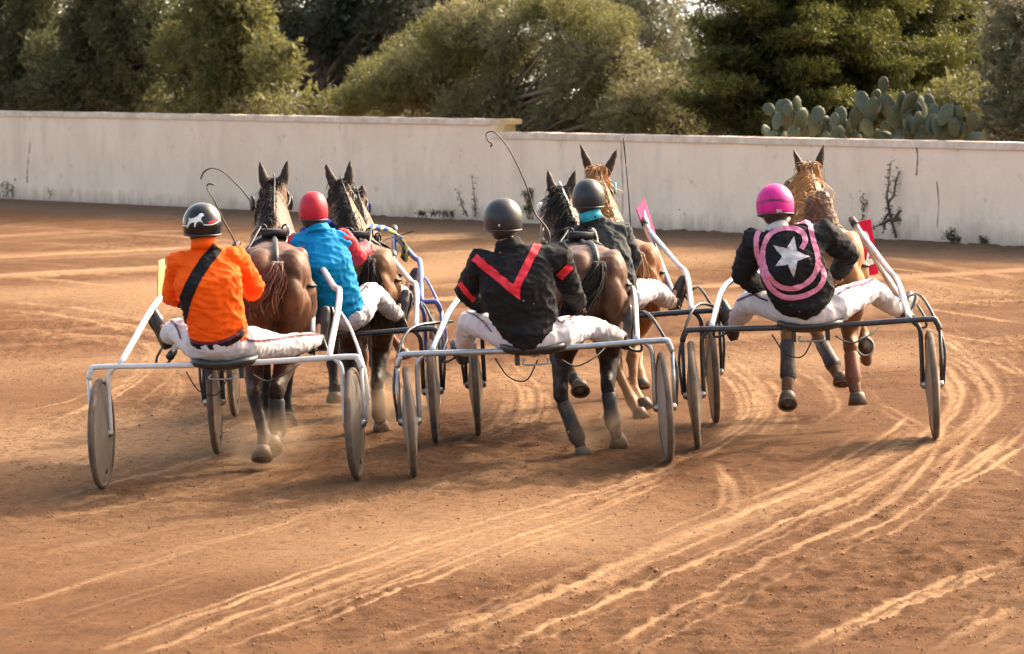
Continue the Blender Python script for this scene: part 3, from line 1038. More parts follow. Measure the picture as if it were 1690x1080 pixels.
# the big mound of bush
db = on_wall(820).y + 3.2
tree('large_bush', 'large mounded bush with yellow green edge and dry brown face behind the wall', 'bush', 830, db,
     blob_row([(720, 130), (780, 90), (840, 60), (900, 50), (960, 60), (1010, 90), (1040, 130), (1060, 170), (980, 140), (900, 120), (820, 140), (860, 180), (760, 170), (940, 180), (1020, 180), (700, 160)], 46, 64),
     M['lf_dry'], 0.045, 0.014, 1200, 'bark_grey', 0.1, twigs=700, depth=1.3, jit=0.8,
     extra=(blob_row([(590, 165), (640, 135), (690, 100), (740, 65), (790, 35), (840, 15), (900, 5), (650, 160), (600, 180), (560, 175), (720, 110), (770, 70), (880, 30), (930, 20), (620, 150), (670, 130), (980, 25), (1010, 50)], 28, 96), M['lf_green'], 1300, 'crown'))
tree('round_bush', 'grey green bush sprinkled with light at the right foot of the large mound', 'bush', 1120, db - 0.8,
     blob_row([(1080, 130), (1120, 130), (1160, 150), (1100, 180), (1150, 190), (1180, 195), (1060, 190)], 32, 30), M['lf_grey'], 0.042, 0.015, 1500, 'bark_grey', 0.06, twigs=120,
     extra=(blob_row([(1090, 120), (1130, 125), (1170, 165), (1120, 190), (1180, 205)], 24, 14), M['lf_green'], 1300, 'crown'))
tree('tall_tree', 'tall dry brown tree rising behind the large mound', 'tree', 1030, db + 7,
     blob_row([(960, 0), (1010, 10), (1050, 30), (1070, 70), (1030, 50), (990, 30), (1080, 10)], 38, 26), M['lf_grey'], 0.05, 0.014, 900, 'bark_grey', 0.2)
tree('tall_tree', 'dark tall tree with thick trunk between the brown tree and the conifers', 'tree', 1200, db + 9,
     blob_row([(1130, 20), (1180, 10), (1220, 50), (1120, 60), (1200, 90), (1230, 20), (1110, 90)], 26, 26), M['lf_dark'], 0.06, 0.018, 420, 'bark', 0.35, inner=False)
# conifers with layered boughs
def conifer(label, px, d, boughs, dens, r_tr=0.16, dark=False):
    q = W(px, 300, d)
    base = V((q.x, d, gz(q.x)))
    root = thing('conifer_tree', label, 'tree', base, 'layered conifers behind the right wall')
    mb = MB()
    s = FPX / d
    top = 3.6
    mb.tube([base + V((0, 0, -.2)), base + V((.03, 0, 1.2)), base + V((-.02, 0, 2.6)), base + V((0, 0, top))], [r_tr, r_tr * .9, r_tr * .6, r_tr * .35], 9)
    cl = []
    for k in range(boughs):
        z = 0.9 + (top - 0.9) * (k + 0.5) / boughs
        az = k * 2.4 + random.uniform(-.5, .5)
        L = (1.85 - 0.30 * z) * random.uniform(.75, 1.1)
        a = base + V((0, 0, z))
        e = a + V((math.cos(az) * L, math.sin(az) * L, 0.24 * L - 0.12))
        limb(mb, a, e, 0.035, 0.008, 0.1, 5)
        n = 8
        for i in range(1, n + 1):
            t = i / n
            p_ = a.lerp(e, t)
            w = 0.17 * (1 - 0.5 * t) + 0.05
            for _ in range(2):
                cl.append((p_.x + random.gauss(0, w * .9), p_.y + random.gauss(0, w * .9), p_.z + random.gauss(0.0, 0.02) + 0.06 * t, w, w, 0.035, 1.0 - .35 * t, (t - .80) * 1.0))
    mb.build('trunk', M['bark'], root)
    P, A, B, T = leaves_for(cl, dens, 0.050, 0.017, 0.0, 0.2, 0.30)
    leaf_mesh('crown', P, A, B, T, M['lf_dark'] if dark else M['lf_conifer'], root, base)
dc = on_wall(1330).y + 4.0
conifer('big layered conifer with bright green bough tips, right of the tall dark trunk', 1275, dc, 34, 2000)
conifer('layered conifer with wide drooping boughs directly behind the left prickly pear', 1400, dc + 0.6, 36, 2000)
conifer('layered conifer partly hidden behind the one above the tall prickly pear', 1490, dc + 2.2, 30, 1800)
conifer('dark conifer against the bright sky near the right edge', 1585, dc + 6.5, 30, 1300, 0.2, True)
conifer('dark conifer filling the shade behind the boughs of the big conifer', 1340, dc + 5.5, 40, 1500, 0.2, True)
dr = on_wall(1660).y + 1.7
tree('large_bush', 'tall grey brown bush at the right edge of the picture', 'bush', 1705, dr + .5,
     blob_row([(1668, 60), (1700, 40), (1662, 110), (1690, 120), (1730, 90), (1672, 170), (1700, 190), (1660, 205), (1730, 160), (1680, 220), (1690, 10)], 30, 52), M['lf_grey'], 0.045, 0.014, 1400, 'bark_grey', 0.08, twigs=160, depth=1.2)
tree('round_bush', 'small bright green bush between the prickly pear and the right edge bush', 'bush', 1590, dr + 2.4,
     blob_row([(1560, 165), (1590, 160), (1575, 185), (1600, 195), (1550, 205)], 20, 18), M['lf_green'], 0.045, 0.014, 1500, 'bark_grey', 0.04)
# far wood behind everything: one mass
dfar = DW + 34
P, A, B, T = leaves_for(px_clumps([(random.uniform(-250, 1950), random.uniform(190, 290), random.uniform(30, 60), random.uniform(16, 32)) for _ in range(150)], dfar, 3.0), 130, 0.20, 0.09, 0.0, 0.3)
tag(leaf_mesh('distant_wood', P, A, B, T, M['lf_dark'], None, (0, 0, 0)), 'far dark wood seen through the gaps between the trees', None, None, 'stuff')

# prickly pears
M['cactus'] = mat('prickly_pear', (0.044, 0.060, 0.026), 0.55, col2=(0.028, 0.040, 0.016), scale=9, bmp=0.35, bscale=40)
def spines():
    nt = M['cactus'].node_tree
    p = nt.nodes['Principled BSDF']
    tc = N(nt, 'ShaderNodeTexCoord'); vo = N(nt, 'ShaderNodeTexVoronoi')
    vo.inputs['Scale'].default_value = 22
    nt.links.new(tc.outputs['Object'], vo.inputs['Vector'])
    mr = N(nt, 'ShaderNodeMapRange'); mr.inputs[1].default_value = 0.16; mr.inputs[2].default_value = 0.26
    nt.links.new(vo.outputs['Distance'], mr.inputs[0])
    old = p.inputs['Base Color'].links[0].from_socket
    f, _ = noise_fac(nt, 3.0, 6, 0.7, 0.52, 0.66)
    c = mix(nt, f, old, (0.075, 0.065, 0.03))
    nt.links.new(mix(nt, mr.outputs[0], (0.09, 0.085, 0.05), c), p.inputs['Base Color'])
spines()
M['cactus_old'] = mat('prickly_pear_old', (0.1200, 0.0780, 0.0450), 0.7, scale=9, bmp=0.3)
def cactus(label, px0, pads, d):
    q = W(px0, 300, d)
    base = V((q.x, d, gz(q.x)))
    root = thing('prickly_pear', label, 'cactus', base, 'prickly pears above the right wall')
    mb = MB()
    for i in range(3):
        x = base + V((random.uniform(-.4, .4), random.uniform(.2, .4), -0.05))
        limb(mb, x, x + V((random.uniform(-.2, .2), 0, 1.0)), 0.09, 0.05)
    mb.build('stem', M['cactus_old'], root)
    more = [(px + random.uniform(-24, 24), py + random.uniform(-2, 22), rx * .85, rz * .85, rot + random.uniform(-.7, .7)) for px, py, rx, rz, rot in pads + pads if py > 150]
    for (px, py, rx, rz, rot) in [(a, b, c * .96, d_ * .94, e) for a, b, c, d_, e in pads + more]:
        dd = d + random.uniform(-0.2, 0.5) + on_wall(px).y - on_wall(px0).y
        s = FPX / dd
        c = W(px, py, dd)
        yaw = random.uniform(-0.9, 0.9)
        tilt = random.uniform(-0.35, 0.35)
        Rm = Matrix.Rotation(yaw, 3, 'Z') @ Matrix.Rotation(tilt, 3, 'X') @ Matrix.Rotation(rot, 3, 'Y')
        ax, ay, az = Rm @ V((1, 0, 0)), Rm @ V((0, 1, 0)), Rm @ V((0, 0, 1))
        mb = MB()
        rr_ = []
        for k in range(11):
            t = k / 10
            zz = -1 + 2 * t
            w = math.sqrt(max(0, 1 - zz * zz)) * (0.80 + 0.24 * t)
            w = max(w, 0.14)
            rr_.append([c + az * (zz * rz / s) + ax * (math.cos(a) * w * rx / s) + ay * (math.sin(a) * max(0.10, w) * 0.022) for a in [2 * math.pi * j / 18 for j in range(18)]])
        mb.ring_loft(rr_)
        mb.build('pad', M['cactus'] if random.random() < .96 else M['cactus_old'], root)
padsL = [(1300, 190, 15, 20, .3), (1283, 205, 15, 22, -.2), (1322, 200, 17, 24, .1), (1345, 205, 14, 20, -.3), (1265, 218, 15, 12, .8), (1310, 222, 16, 16, 0), (1335, 225, 14, 16, .3),
         (1290, 178, 12, 15, -.4), (1315, 172, 16, 12, .9), (1360, 218, 13, 14, .2), (1374, 208, 11, 16, 0), (1385, 220, 12, 14, .4), (1275, 226, 14, 10, .2), (1350, 190, 13, 17, .2), (1388, 192, 11, 18, 0)]
padsR = [(1424, 170, 14, 24, -.5), (1440, 182, 13, 24, .2), (1466, 178, 17, 26, -.35), (1478, 200, 15, 22, .2), (1500, 172, 13, 26, .4), (1522, 182, 14, 26, 0), (1458, 140, 10, 15, 0),
         (1487, 165, 10, 16, .1), (1410, 195, 13, 20, .1), (1432, 212, 15, 18, -.2), (1462, 214, 15, 16, .3), (1500, 205, 15, 20, -.3), (1540, 205, 15, 20, .5), (1520, 222, 18, 14, .4),
         (1560, 190, 15, 22, .5), (1575, 210, 13, 18, 0), (1400, 222, 14, 12, .3), (1480, 226, 17, 10, .2), (1555, 222, 14, 13, -.4), (1445, 160, 10, 14, .3), (1595, 215, 9, 18, .1), (1535, 168, 11, 16, -.3), (1605, 200, 12, 17, -.2), (1580, 190, 13, 18, .3), (1612, 222, 13, 14, .2), (1570, 228, 14, 11, 0)]
cactus('low clump of prickly pear, the left one above the right wall', 1325, padsL, on_wall(1325).y + 1.0)
cactus('taller clump of prickly pear with crowded grey green pads, right of the low clump', 1490, padsR, on_wall(1490).y + 1.0)

# ---- weeds and dry stalks along the foot of the wall
M['dry_stem'] = mat('dry_stem', (0.11, 0.08, 0.06), 0.9)
M['weed'] = leaf_mat('weed_leaf', (0.06, 0.07, 0.03), (0.16, 0.15, 0.06), 0.3)
def stalk_plant(name, label, px, stems, out=0.12, leaves=0, lm='weed', ll=0.035, thick=0.010):
    q = on_wall(px) - wn_ * out
    base = V((q.x, q.y, gz(q.x)))
    root = thing(name, label, 'weed', base)
    mb = MB()
    tips = []
    for ln in stems:
        pts = smooth_path([W(x, y, q.y + random.uniform(-.06, .04)) for x, y in ln], 4)
        mb.tube(pts, [max(0.003, thick * (1 - 0.75 * i / (len(pts) - 1))) for i in range(len(pts))], 5)
        tips += pts[2:] or pts[1:]
        for k in range(len(ln) * 2):
            a = random.choice(pts[1:])
            mb.tube([a, a + V((random.uniform(-.06, .06), random.uniform(-.04, .02), random.uniform(-.01, .06)))], [0.004, 0.003], 4)
    mb.build('stem', M['dry_stem'], root)
    if leaves:
        idx = [random.randrange(len(tips)) for _ in range(leaves)]
        P = np.array([tuple(tips[i]) for i in idx]) + RNG.normal(0, 0.022, (leaves, 3)) * np.array([1, .6, 1])
        A = rand_dirs(leaves) * ll * 0.6
        B = np.cross(A, rand_dirs(leaves)) * 0.5
        leaf_mesh('leaves', P, A, B, RNG.random(leaves), M[lm], root, base)
M['dry_leaf'] = leaf_mat('dry_leaf', (0.08, 0.06, 0.045), (0.15, 0.12, 0.09), 0.15)
stalk_plant('dry_weed', 'tall dead weed with side branches against the wall, right of the pink rider', 1479,
            [[(1479, 393), (1473, 370), (1466, 345), (1464, 320), (1467, 300), (1470, 268)], [(1472, 368), (1466, 338), (1475, 322), (1478, 300), (1485, 282)], [(1472, 365), (1490, 362), (1512, 360)],
             [(1470, 362), (1455, 370), (1440, 376)], [(1474, 366), (1484, 350), (1492, 345), (1498, 330)], [(1470, 350), (1460, 362), (1458, 385)]], leaves=260, lm='dry_leaf', thick=0.02)
stalk_plant('dry_weed', 'thin dead weed left of the taller dead weed, behind the red number plate', 1424, [[(1424, 372), (1423, 350), (1424, 322)], [(1424, 350), (1430, 335)]], leaves=40, lm='dry_leaf', thick=0.006)
stalk_plant('dry_weed', 'dead upright stalks at the wall foot left of the grey helmet', 783,
            [[(772, 358), (765, 345), (760, 330), (755, 312)], [(784, 358), (784, 335), (781, 312), (778, 290)], [(805, 358), (806, 335), (805, 312)], [(815, 355), (820, 335), (828, 305)]], leaves=120, lm='dry_leaf', thick=0.012)
stalk_plant('leafy_weed', 'leafy green weed at the wall foot beside the dark horse head', 874, [[(874, 362), (873, 340), (876, 315)], [(872, 362), (866, 345)], [(878, 362), (884, 340)], [(875, 340), (866, 322)]], leaves=420)
stalk_plant('dry_weed', 'dead stalks at the wall foot at the left edge', 20, [[(x, 328), (x + random.randint(-5, 5), 312), (x + random.randint(-7, 7), random.randint(296, 306))] for x in range(0, 46, 5)], leaves=120, lm='dry_leaf', thick=0.007)
stalk_plant('dry_weed', 'two short dead stalks low on the wall right of the crack', 88, [[(82, 330), (82, 318), (80, 312)], [(100, 331), (100, 322), (102, 316)]], leaves=30, lm='dry_leaf', thick=0.006)
stalk_plant('leafy_weed', 'small dark weed at the wall foot near the right edge', 1572, [[(1570, 400), (1570, 390), (1570, 380)], [(1570, 398), (1578, 393), (1586, 400)], [(1569, 396), (1562, 388)]], leaves=170)
stalk_plant('leafy_weed', 'tiny dark weed at the wall foot at the right edge, beyond the small weed', 1620, [[(1618, 404), (1620, 396)], [(1622, 404), (1626, 398)]], leaves=80)
stalk_plant('leafy_weed', 'low fringe of green weeds at the wall foot behind the red helmet rider', 740, [[(x, 358), (x + random.randint(-3, 3), 352)] for x in range(690, 770, 7)], leaves=260)

# ---- bright hazy sky low behind the trees
def sky_sheet():
    m = bpy.data.materials.new('sky')
    m.use_nodes = True
    nt = m.node_tree
    nt.nodes.clear()
    e = N(nt, 'ShaderNodeEmission')
    e.inputs[0].default_value = (1.0, 0.93, 0.82, 1)
    e.inputs[1].default_value = 0.55
    o = N(nt, 'ShaderNodeOutputMaterial')
    nt.links.new(e.outputs[0], o.inputs[0])
    mb = MB()
    n = 48
    for i in range(n + 1):
        a = math.radians(-70 + 140 * i / n)
        for z in (-90, 45):
            mb.v.append((620 * math.sin(a), 620 * math.cos(a), z))
    for i in range(n):
        mb.f.append((2 * i, 2 * i + 2, 2 * i + 3, 2 * i + 1))
    o = mb.build('sky', m)
    o['kind'] = 'structure'
sky_sheet()

# ================================================================== SULKIES
class Rig:
    pass
def make_rig(L, R, yaw=0.0):
    """axle from the two wheel contacts; yaw: heading to the right of straight away, degrees"""
    r = Rig()
    a, b = G(*L), G(*R)
    r.o = (a + b) / 2
    n = V((-BANK, 0, 1)).normalized()
    t = math.radians(yaw)
    r.x = V((math.cos(t), -math.sin(t), 0))
    r.x = (r.x - n * r.x.dot(n)).normalized()
    r.z = (n - r.x * n.dot(r.x)).normalized()
    r.y = r.z.cross(r.x)
    r.g = abs(b.x - a.x) / math.cos(t)
    r.d = r.o.y
    return r
def loc(r, x, y, z):
    return r.o + r.x * x + r.y * y + r.z * z
GS = 'two wheeled racing sulkies'
def sulky(r, label, fm, tipL, tipR, disc='disc', shaft_m=None, lean=(0, 0), rear=(.46, .46, .70, .78), bend=(.55, .60, .75, 1.08), base=.65, cables=True, brace=(1, 1), brace_m=None):
    """tipL, tipR: world points of the front ends of the shafts"""
    root = thing('racing_sulky', label, 'sulky', r.o, GS)
    sm = shaft_m or fm
    h = r.g / 2
    RW = 0.355
    bz = 0.78
    sag = 0.012
    mb = MB()
    # crossbar: level, turned down outside each wheel to the hub
    off = 0.062
    pts = [loc(r, -h - off, 0, RW), loc(r, -h - off, 0, bz - 0.075), loc(r, -h - off + 0.022, 0, bz - 0.02), loc(r, -h - off + 0.085, 0, bz),
           loc(r, -.25, 0, bz - sag), loc(r, .25, 0, bz - sag), loc(r, h + off - 0.085, 0, bz), loc(r, h + off - 0.022, 0, bz - 0.02), loc(r, h + off, 0, bz - 0.075), loc(r, h + off, 0, RW)]
    mb.tube(smooth_path(pts[1:9], 4), 0.019, 10)
    mb.build('crossbar', M[fm], root)
    for s in (-1, 1):
        mb = MB()
        mb.tube([loc(r, s * (h + off), 0, bz - 0.078), loc(r, s * (h + off), 0, RW - .01)], 0.012, 8)
        mb.build('fork', M[fm], root)
        mb = MB()
        inn = s * (h - off)
        mb.tube(smooth_path([loc(r, inn - s * .055, 0, bz), loc(r, inn - s * .01, 0.0, bz - 0.05), loc(r, inn, 0, bz - 0.14), loc(r, inn, 0, RW - .01)], 4), 0.015, 8)
        mb.build('fork', M[fm], root)
        # brace from the arch down to the outer hub
        bx, by, bh = bend[0 if s < 0 else 1], bend[2], bend[3]
        mb = MB()
        mb.tube(smooth_path([loc(r, s * (bx + .005), by - .05, bh - .10), loc(r, s * (h - .03), by * .45, bz + .12), loc(r, s * (h + off + .022), .05, bz - .15), loc(r, s * (h + off + .012), 0.02, RW)], 5), 0.010, 8)
        if brace[0 if s < 0 else 1]:
            mb.build('brace', M[brace_m or fm], root)
        tip = tipR if s > 0 else tipL
        # arch: crossbar, up, bent forward to the shaft
        rearp = loc(r, s * rear[0 if s < 0 else 1], rear[2], rear[3])
        join = tip.lerp(rearp, 0.07)
        mb = MB()
        mid = loc(r, s * bx, by, bh)
        bs = loc(r, s * base, 0.0, bz)
        P = [bs, bs.lerp(mid, .45), bs.lerp(mid, .8), mid + (mid - bs) * 0.06 + (join - mid) * 0.06, mid.lerp(join, .22), mid.lerp(join, .6), join]
        mb.tube(smooth_path(P, 4), 0.021, 10)
        mb.build('arch', M[sm], root)
        # straight shaft running back past the joint to the driver's foot
        mb = MB()
        mb.tube([tip, tip.lerp(rearp, .5), rearp], 0.022, 12)
        sh = mb.build('shaft', M[sm], root)
        dr_ = (rearp - tip).normalized()
        mb = MB()
        mb.tube([rearp - dr_ * .03, rearp + dr_ * .045], 0.027, 12)
        mb.build('end_cap', M['black_plastic'], sh)
        mb = MB()
        mb.tube([tip + dr_ * .05, tip - dr_ * .05], 0.028, 10)
        mb.build('clamp', M['strap'], sh)
        # foot rest: a bent rod with a tread
        mb = MB()
        f = rearp
        q = f + r.x * (s * .10) - r.z * .05
        mb.tube(smooth_path([f, f + r.x * (s * .03) - r.z * .06, q - r.z * .03, q + r.z * .03, f.lerp(q, .6) + r.z * .09 + r.y * .1], 4), 0.009, 7)
        mb.build('foot_rest', M['black_plastic'], root)
        # wheel
        wc = loc(r, s * h, 0, RW)
        cam_ = math.radians(lean[0 if s < 0 else 1])
        ax = (r.x * math.cos(cam_) + r.z * math.sin(cam_)).normalized()
        # turn the contact point back to the ground line
        up = ax.cross(r.y).normalized()
        if up.z < 0:
            up = -up
        mb = MB()
        prof = []
        Rt, tr = 0.332, 0.022
        for k in range(12):
            a = 2 * math.pi * k / 12
            prof.append((Rt + math.cos(a) * tr, math.sin(a) * tr))
        # tyre as swept ring
        seg = 64
        rings = []
        for i in range(seg):
            a = 2 * math.pi * i / seg
            dvec = r.y * math.cos(a) + up * math.sin(a)
            rings.append([wc + dvec * q_ + ax * hq for q_, hq in prof])
        b0 = len(mb.v)
        n = 12
        for rg in rings:
            mb.v.extend([tuple(p_) for p_ in rg])
        for i in range(seg):
            for k in range(n):
                i2 = (i + 1) % seg
                mb.f.append((b0 + i * n + k, b0 + i * n + (k + 1) % n, b0 + i2 * n + (k + 1) % n, b0 + i2 * n + k))
        wheel = mb.build('wheel', M['tyre'], root)
        mb = MB()
        mb.lathe(wc, ax, [(0.02, -.050), (0.05, -.048), (0.16, -.034), (0.30, -.016), (0.322, -.010), (0.322, .010), (0.30, .016), (0.16, .034), (0.05, .048), (0.02, .050)], 56, ex=r.y)
        mb.build('disc', M[disc], wheel)
        mb = MB()
        mb.lathe(wc, ax, [(0.012, -.075), (0.022, -.07), (0.03, -.05), (0.03, .05), (0.022, .07), (0.012, .075)], 20, ex=r.y)
        mb.build('hub', M['steel'], wheel)
        mb = MB()
        mb.box(wc - up * 0.24 + ax * 0.0245, ax * 0.003, r.y * 0.016, up * 0.016)
        mb.build('valve_cover', M['black_plastic'], wheel, False)
        for q_ in range(7):                  # rivets holding the cover
            a = 2 * math.pi * q_ / 7 + .3
            for sd_ in (-1, 1):
                mb = MB()
                mb.lathe(wc + (r.y * math.cos(a) + up * math.sin(a)) * .285 + ax * sd_ * .0185, ax * sd_, [(.001, .003), (.005, .002), (.006, 0), (.005, -.002)], 8)
                mb.build('rivet', M['steel'], wheel)
    bz = 0.742
    # seat: shallow saddle with raised rear rim
    mb = MB()
    secs = []
    for i in range(13):
        t = -1 + 2 * i / 12
        w = math.sqrt(max(0.0, 1 - t * t)) ** 0.6
        w = max(w, .12)
        cz = bz + 0.018 + 0.030 * t * t
        c = loc(r, t * .215, 0.02, cz)
        ring = []
        for k in range(14):
            a = 2 * math.pi * k / 14
            yy_ = math.cos(a) * 0.15 * w
            zz_ = math.sin(a) * 0.035 * (0.55 + .45 * w) + 0.020 * (yy_ / .15) ** 2
            ring.append(c + r.y * yy_ + r.z * zz_)
        secs.append(ring)
    mb.ring_loft(secs)
    seat = mb.build('seat', M['black_plastic'], root)
    mb = MB()
    mb.tube(smooth_path([loc(r, -.07, -.09, bz - .03), loc(r, -.08, -.11, bz - .055), loc(r, 0, -.12, bz - .06), loc(r, .08, -.11, bz - .055), loc(r, .07, -.09, bz - .03)], 5), 0.006, 6)
    mb.build('handle', M['steel'], seat)
    for s in (-1, 1):
        mb = MB()
        mb.box(loc(r, s * .11, 0.03, bz - .035), r.x * .014, r.y * .05, r.z * .035)
        mb.build('seat_bracket', M['black_plastic'], root, False)
    if cables:
        mb = MB()
        mb.tube(smooth_path([loc(r, -.25, .03, bz - .02), loc(r, -.17, .0, bz - .14), loc(r, -.06, .02, bz - .17), loc(r, .02, .06, bz - .05)], 6), 0.005, 6)
        mb.tube(smooth_path([loc(r, .16, .05, bz - .05), loc(r, .26, .05, bz - .10), loc(r, .38, .1, bz - .06), loc(r, .46, .2, bz - .01)], 6), 0.005, 6)
        mb.build('safety_cord', M['strap'], root)
    return root
def plate(r_root, quad, m, digit, dm, size, name='number_plate'):
    """quad: 4 world corners tl, tr, br, bl"""
    tl, tr, br, bl = [V(q) for q in quad]
    nrm = (tr - tl).cross(bl - tl).normalized()
    if nrm.dot(CAMP - tl) < 0:
        nrm = -nrm
    mb = MB()
    t = nrm * .004
    mb.ring_loft([[p_ - t for p_ in (tl, tr, br, bl)], [p_ + t for p_ in (tl, tr, br, bl)]])
    o = mb.build(name, M[m], r_root, False)
    if digit:
        ps = text_mesh(digit)
        mb = MB()
        c = (tl + tr + br + bl) / 4
        ux = ((tr - tl) + (br - bl)) / 2
        uy = ((tl - bl) + (tr - br)) / 2
        xs = [x for p_ in ps for x, y in p_]; ys = [y for p_ in ps for x, y in p_]
        x0, x1, y0, y1 = min(xs), max(xs), min(ys), max(ys)
        for p_ in ps:
            b = len(mb.v)
            for x, y in p_:
                u = ((x - x0) / (x1 - x0) - .5) * size[0]
                v = ((y - y0) / (y1 - y0) - .5) * size[1]
                mb.v.append(tuple(c + ux * u + uy * v + nrm * .007))
            mb.f.append(tuple(range(b, b + len(p_))))
        mb.build('numeral', M[dm], o, False)
    return o

# ================================================================== HORSES
def horse(label, r, croup, withers, poll, ears, legs, coat, hair, nooff=None, head_yaw=0.0, head_low=0.42, mane=1, tail='down', blink='strap', girth=1.0, extras=None, hair2=None, wid=1.0):
    """pixel anchors with forward offsets (m) from the axle; legs: dict of three (px, py, off) each"""
    d = r.d
    def P(e):
        return W(e[0], e[1], d + e[2])
    cr, wi, po = P(croup), P(withers), P(poll)
    fwd = V((wi.x - cr.x, wi.y - cr.y, 0)).normalized()
    right = V((fwd.y, -fwd.x, 0))
    up = V((0, 0, 1))
    base = V((cr.x, cr.y, gz(cr.x)))
    root = thing('horse', label, 'horse', base, 'horses in the trotting race')
    hgt = cr.z - base.z
    k = hgt / 1.48                           # size of this horse
    def Lc(y, z, x=0.0):
        return cr + fwd * (y * k) + right * (x * k) + up * ((z - 1.48) * k)
    blen = (V((wi.x, wi.y, 0)) - V((cr.x, cr.y, 0))).length
    ys = blen / (1.0 * k)
    mb = MB()
    tors = [(-.38, 1.17, .05, .08), (-.34, 1.17, .12, .16), (-.24, 1.17, .20, .24), (-.06, 1.18, .25, .275), (.14, 1.19, .265, .275), (.34, 1.17, .262, .275), (.56, 1.13, .27, .30), (.80, 1.12, .275, .325), (1.00, 1.14, .245, .335), (1.16, 1.17, .21, .30), (1.28, 1.17, .16, .22), (1.36, 1.15, .09, .13)]
    secs = []
    for y, z, w, h in tors:
        # flatter across the back, fuller at the flank
        c = Lc(y, z)
        ring = []
        for q in range(24):
            a = 2 * math.pi * q / 24
            ca, sa = math.cos(a), math.sin(a)
            e = 0.86
            px_ = math.copysign(abs(ca) ** e, ca) * w * wid
            pz_ = math.copysign(abs(sa) ** (0.92 if sa > 0 else 0.85), sa) * h
            ring.append(c + right * (px_ * k) + up * (pz_ * k))
        secs.append(ring)
    mb.ring_loft(secs)
    for s in (-1, 1):                        # gluteal swell, point of hip, shoulder muscle
        mb.ellipsoid(Lc(-.16, 1.27, s * .115 * wid), right * .125 * k, fwd * .21 * k, up * .175 * k)
        mb.ellipsoid(Lc(.10, 1.36, s * .175 * wid), right * .06 * k, fwd * .10 * k, up * .07 * k)
        mb.ellipsoid(Lc(-.34, 1.12, s * .10 * wid), right * .09 * k, fwd * .09 * k, up * .16 * k)
    # neck: from withers to poll
    n0 = Lc(1.02, 1.24)
    nb = Lc(1.16, 1.12)
    crest0 = Lc(.92, 1.44)
    pk = po - up * .03
    # crest line and throat line -> sections
    nf = (pk - n0).normalized()
    secs = []
    NN = 9
    for i in range(NN):
        t = i / (NN - 1)
        top = crest0.lerp(pk + up * .01, t) + up * (0.05 * math.sin(math.pi * t))
        bot = Lc(1.34, 1.00).lerp(pk - up * .22 * k + fwd * .10 * k, t) - up * (0.03 * math.sin(math.pi * t))
        c = (top + bot) / 2
        hv = (top - bot) / 2
        w = (0.155 * (1 - t) ** 1.3 + 0.078) * k
        ring = []
        for q in range(18):
            a = 2 * math.pi * q / 18
            sa = math.sin(a)
            ww = w * (1.0 if sa < 0 else 1 - 0.45 * sa ** 2)
            ring.append(c + right * (math.cos(a) * ww) + hv * sa)
        secs.append(ring)
    mb.ring_loft(secs)
    # head
    hy = math.radians(head_yaw)
    hf = (fwd * math.cos(hy) + right * math.sin(hy))
    hr = V((hf.y, -hf.x, 0))
    hd = (hf * math.cos(head_low * 2) - up * math.sin(head_low * 2)).normalized()
    hu = hr.cross(hd)
    if hu.z < 0:
        hu = -hu
    secs = []
    for t, w, h, o_ in ((-.05, .055, .06, .0), (.0, .085, .10, -.03), (.08, .098, .125, -.06), (.18, .102, .135, -.075), (.28, .085, .115, -.065), (.38, .062, .085, -.055), (.47, .055, .068, -.05), (.54, .058, .062, -.05), (.585, .045, .045, -.055), (.60, .02, .02, -.06)):
        c = pk + hd * (t * k) + hu * (o_ * k)
        secs.append([c + hr * (math.cos(2 * math.pi * q / 18) * w * k) + hu * (math.sin(2 * math.pi * q / 18) * h * k) for q in range(18)])
    mb.ring_loft(secs)
    for s in (-1, 1):                        # cheek, eye ridge, nostril
        mb.ellipsoid(pk + hd * .2 * k - hu * .10 * k + hr * s * .06 * k, hr * .045 * k, hd * .09 * k, hu * .075 * k)
        mb.ellipsoid(pk + hd * .16 * k + hu * .0 * k + hr * s * .082 * k, hr * .03 * k, hd * .045 * k, hu * .03 * k)
        mb.ellipsoid(pk + hd * .55 * k - hu * .03 * k + hr * s * .045 * k, hr * .022 * k, hd * .03 * k, hu * .025 * k)
    # ears
    eb = []
    for s, e in ((-1, ears[0]), (1, ears[1])):
        tip = W(e[0], e[1] + 3, po.y + 0.02)
        b = pk + hr * (s * .058 * k) - up * .01 * k
        v = tip - b
        L_ = v.length
        pts = [b - v * .12, b, b + v * .25, b + v * .5, b + v * .75, tip - v * .06, tip]
        rad = [(.026, .030), (.026, .032), (.028, .037), (.025, .034), (.017, .023), (.008, .010), (.004, .005)]
        mb.tube(pts, rad, 12, up=hf)
        eb.append((b, v))
    # legs
    hoofs = []
    bands = []
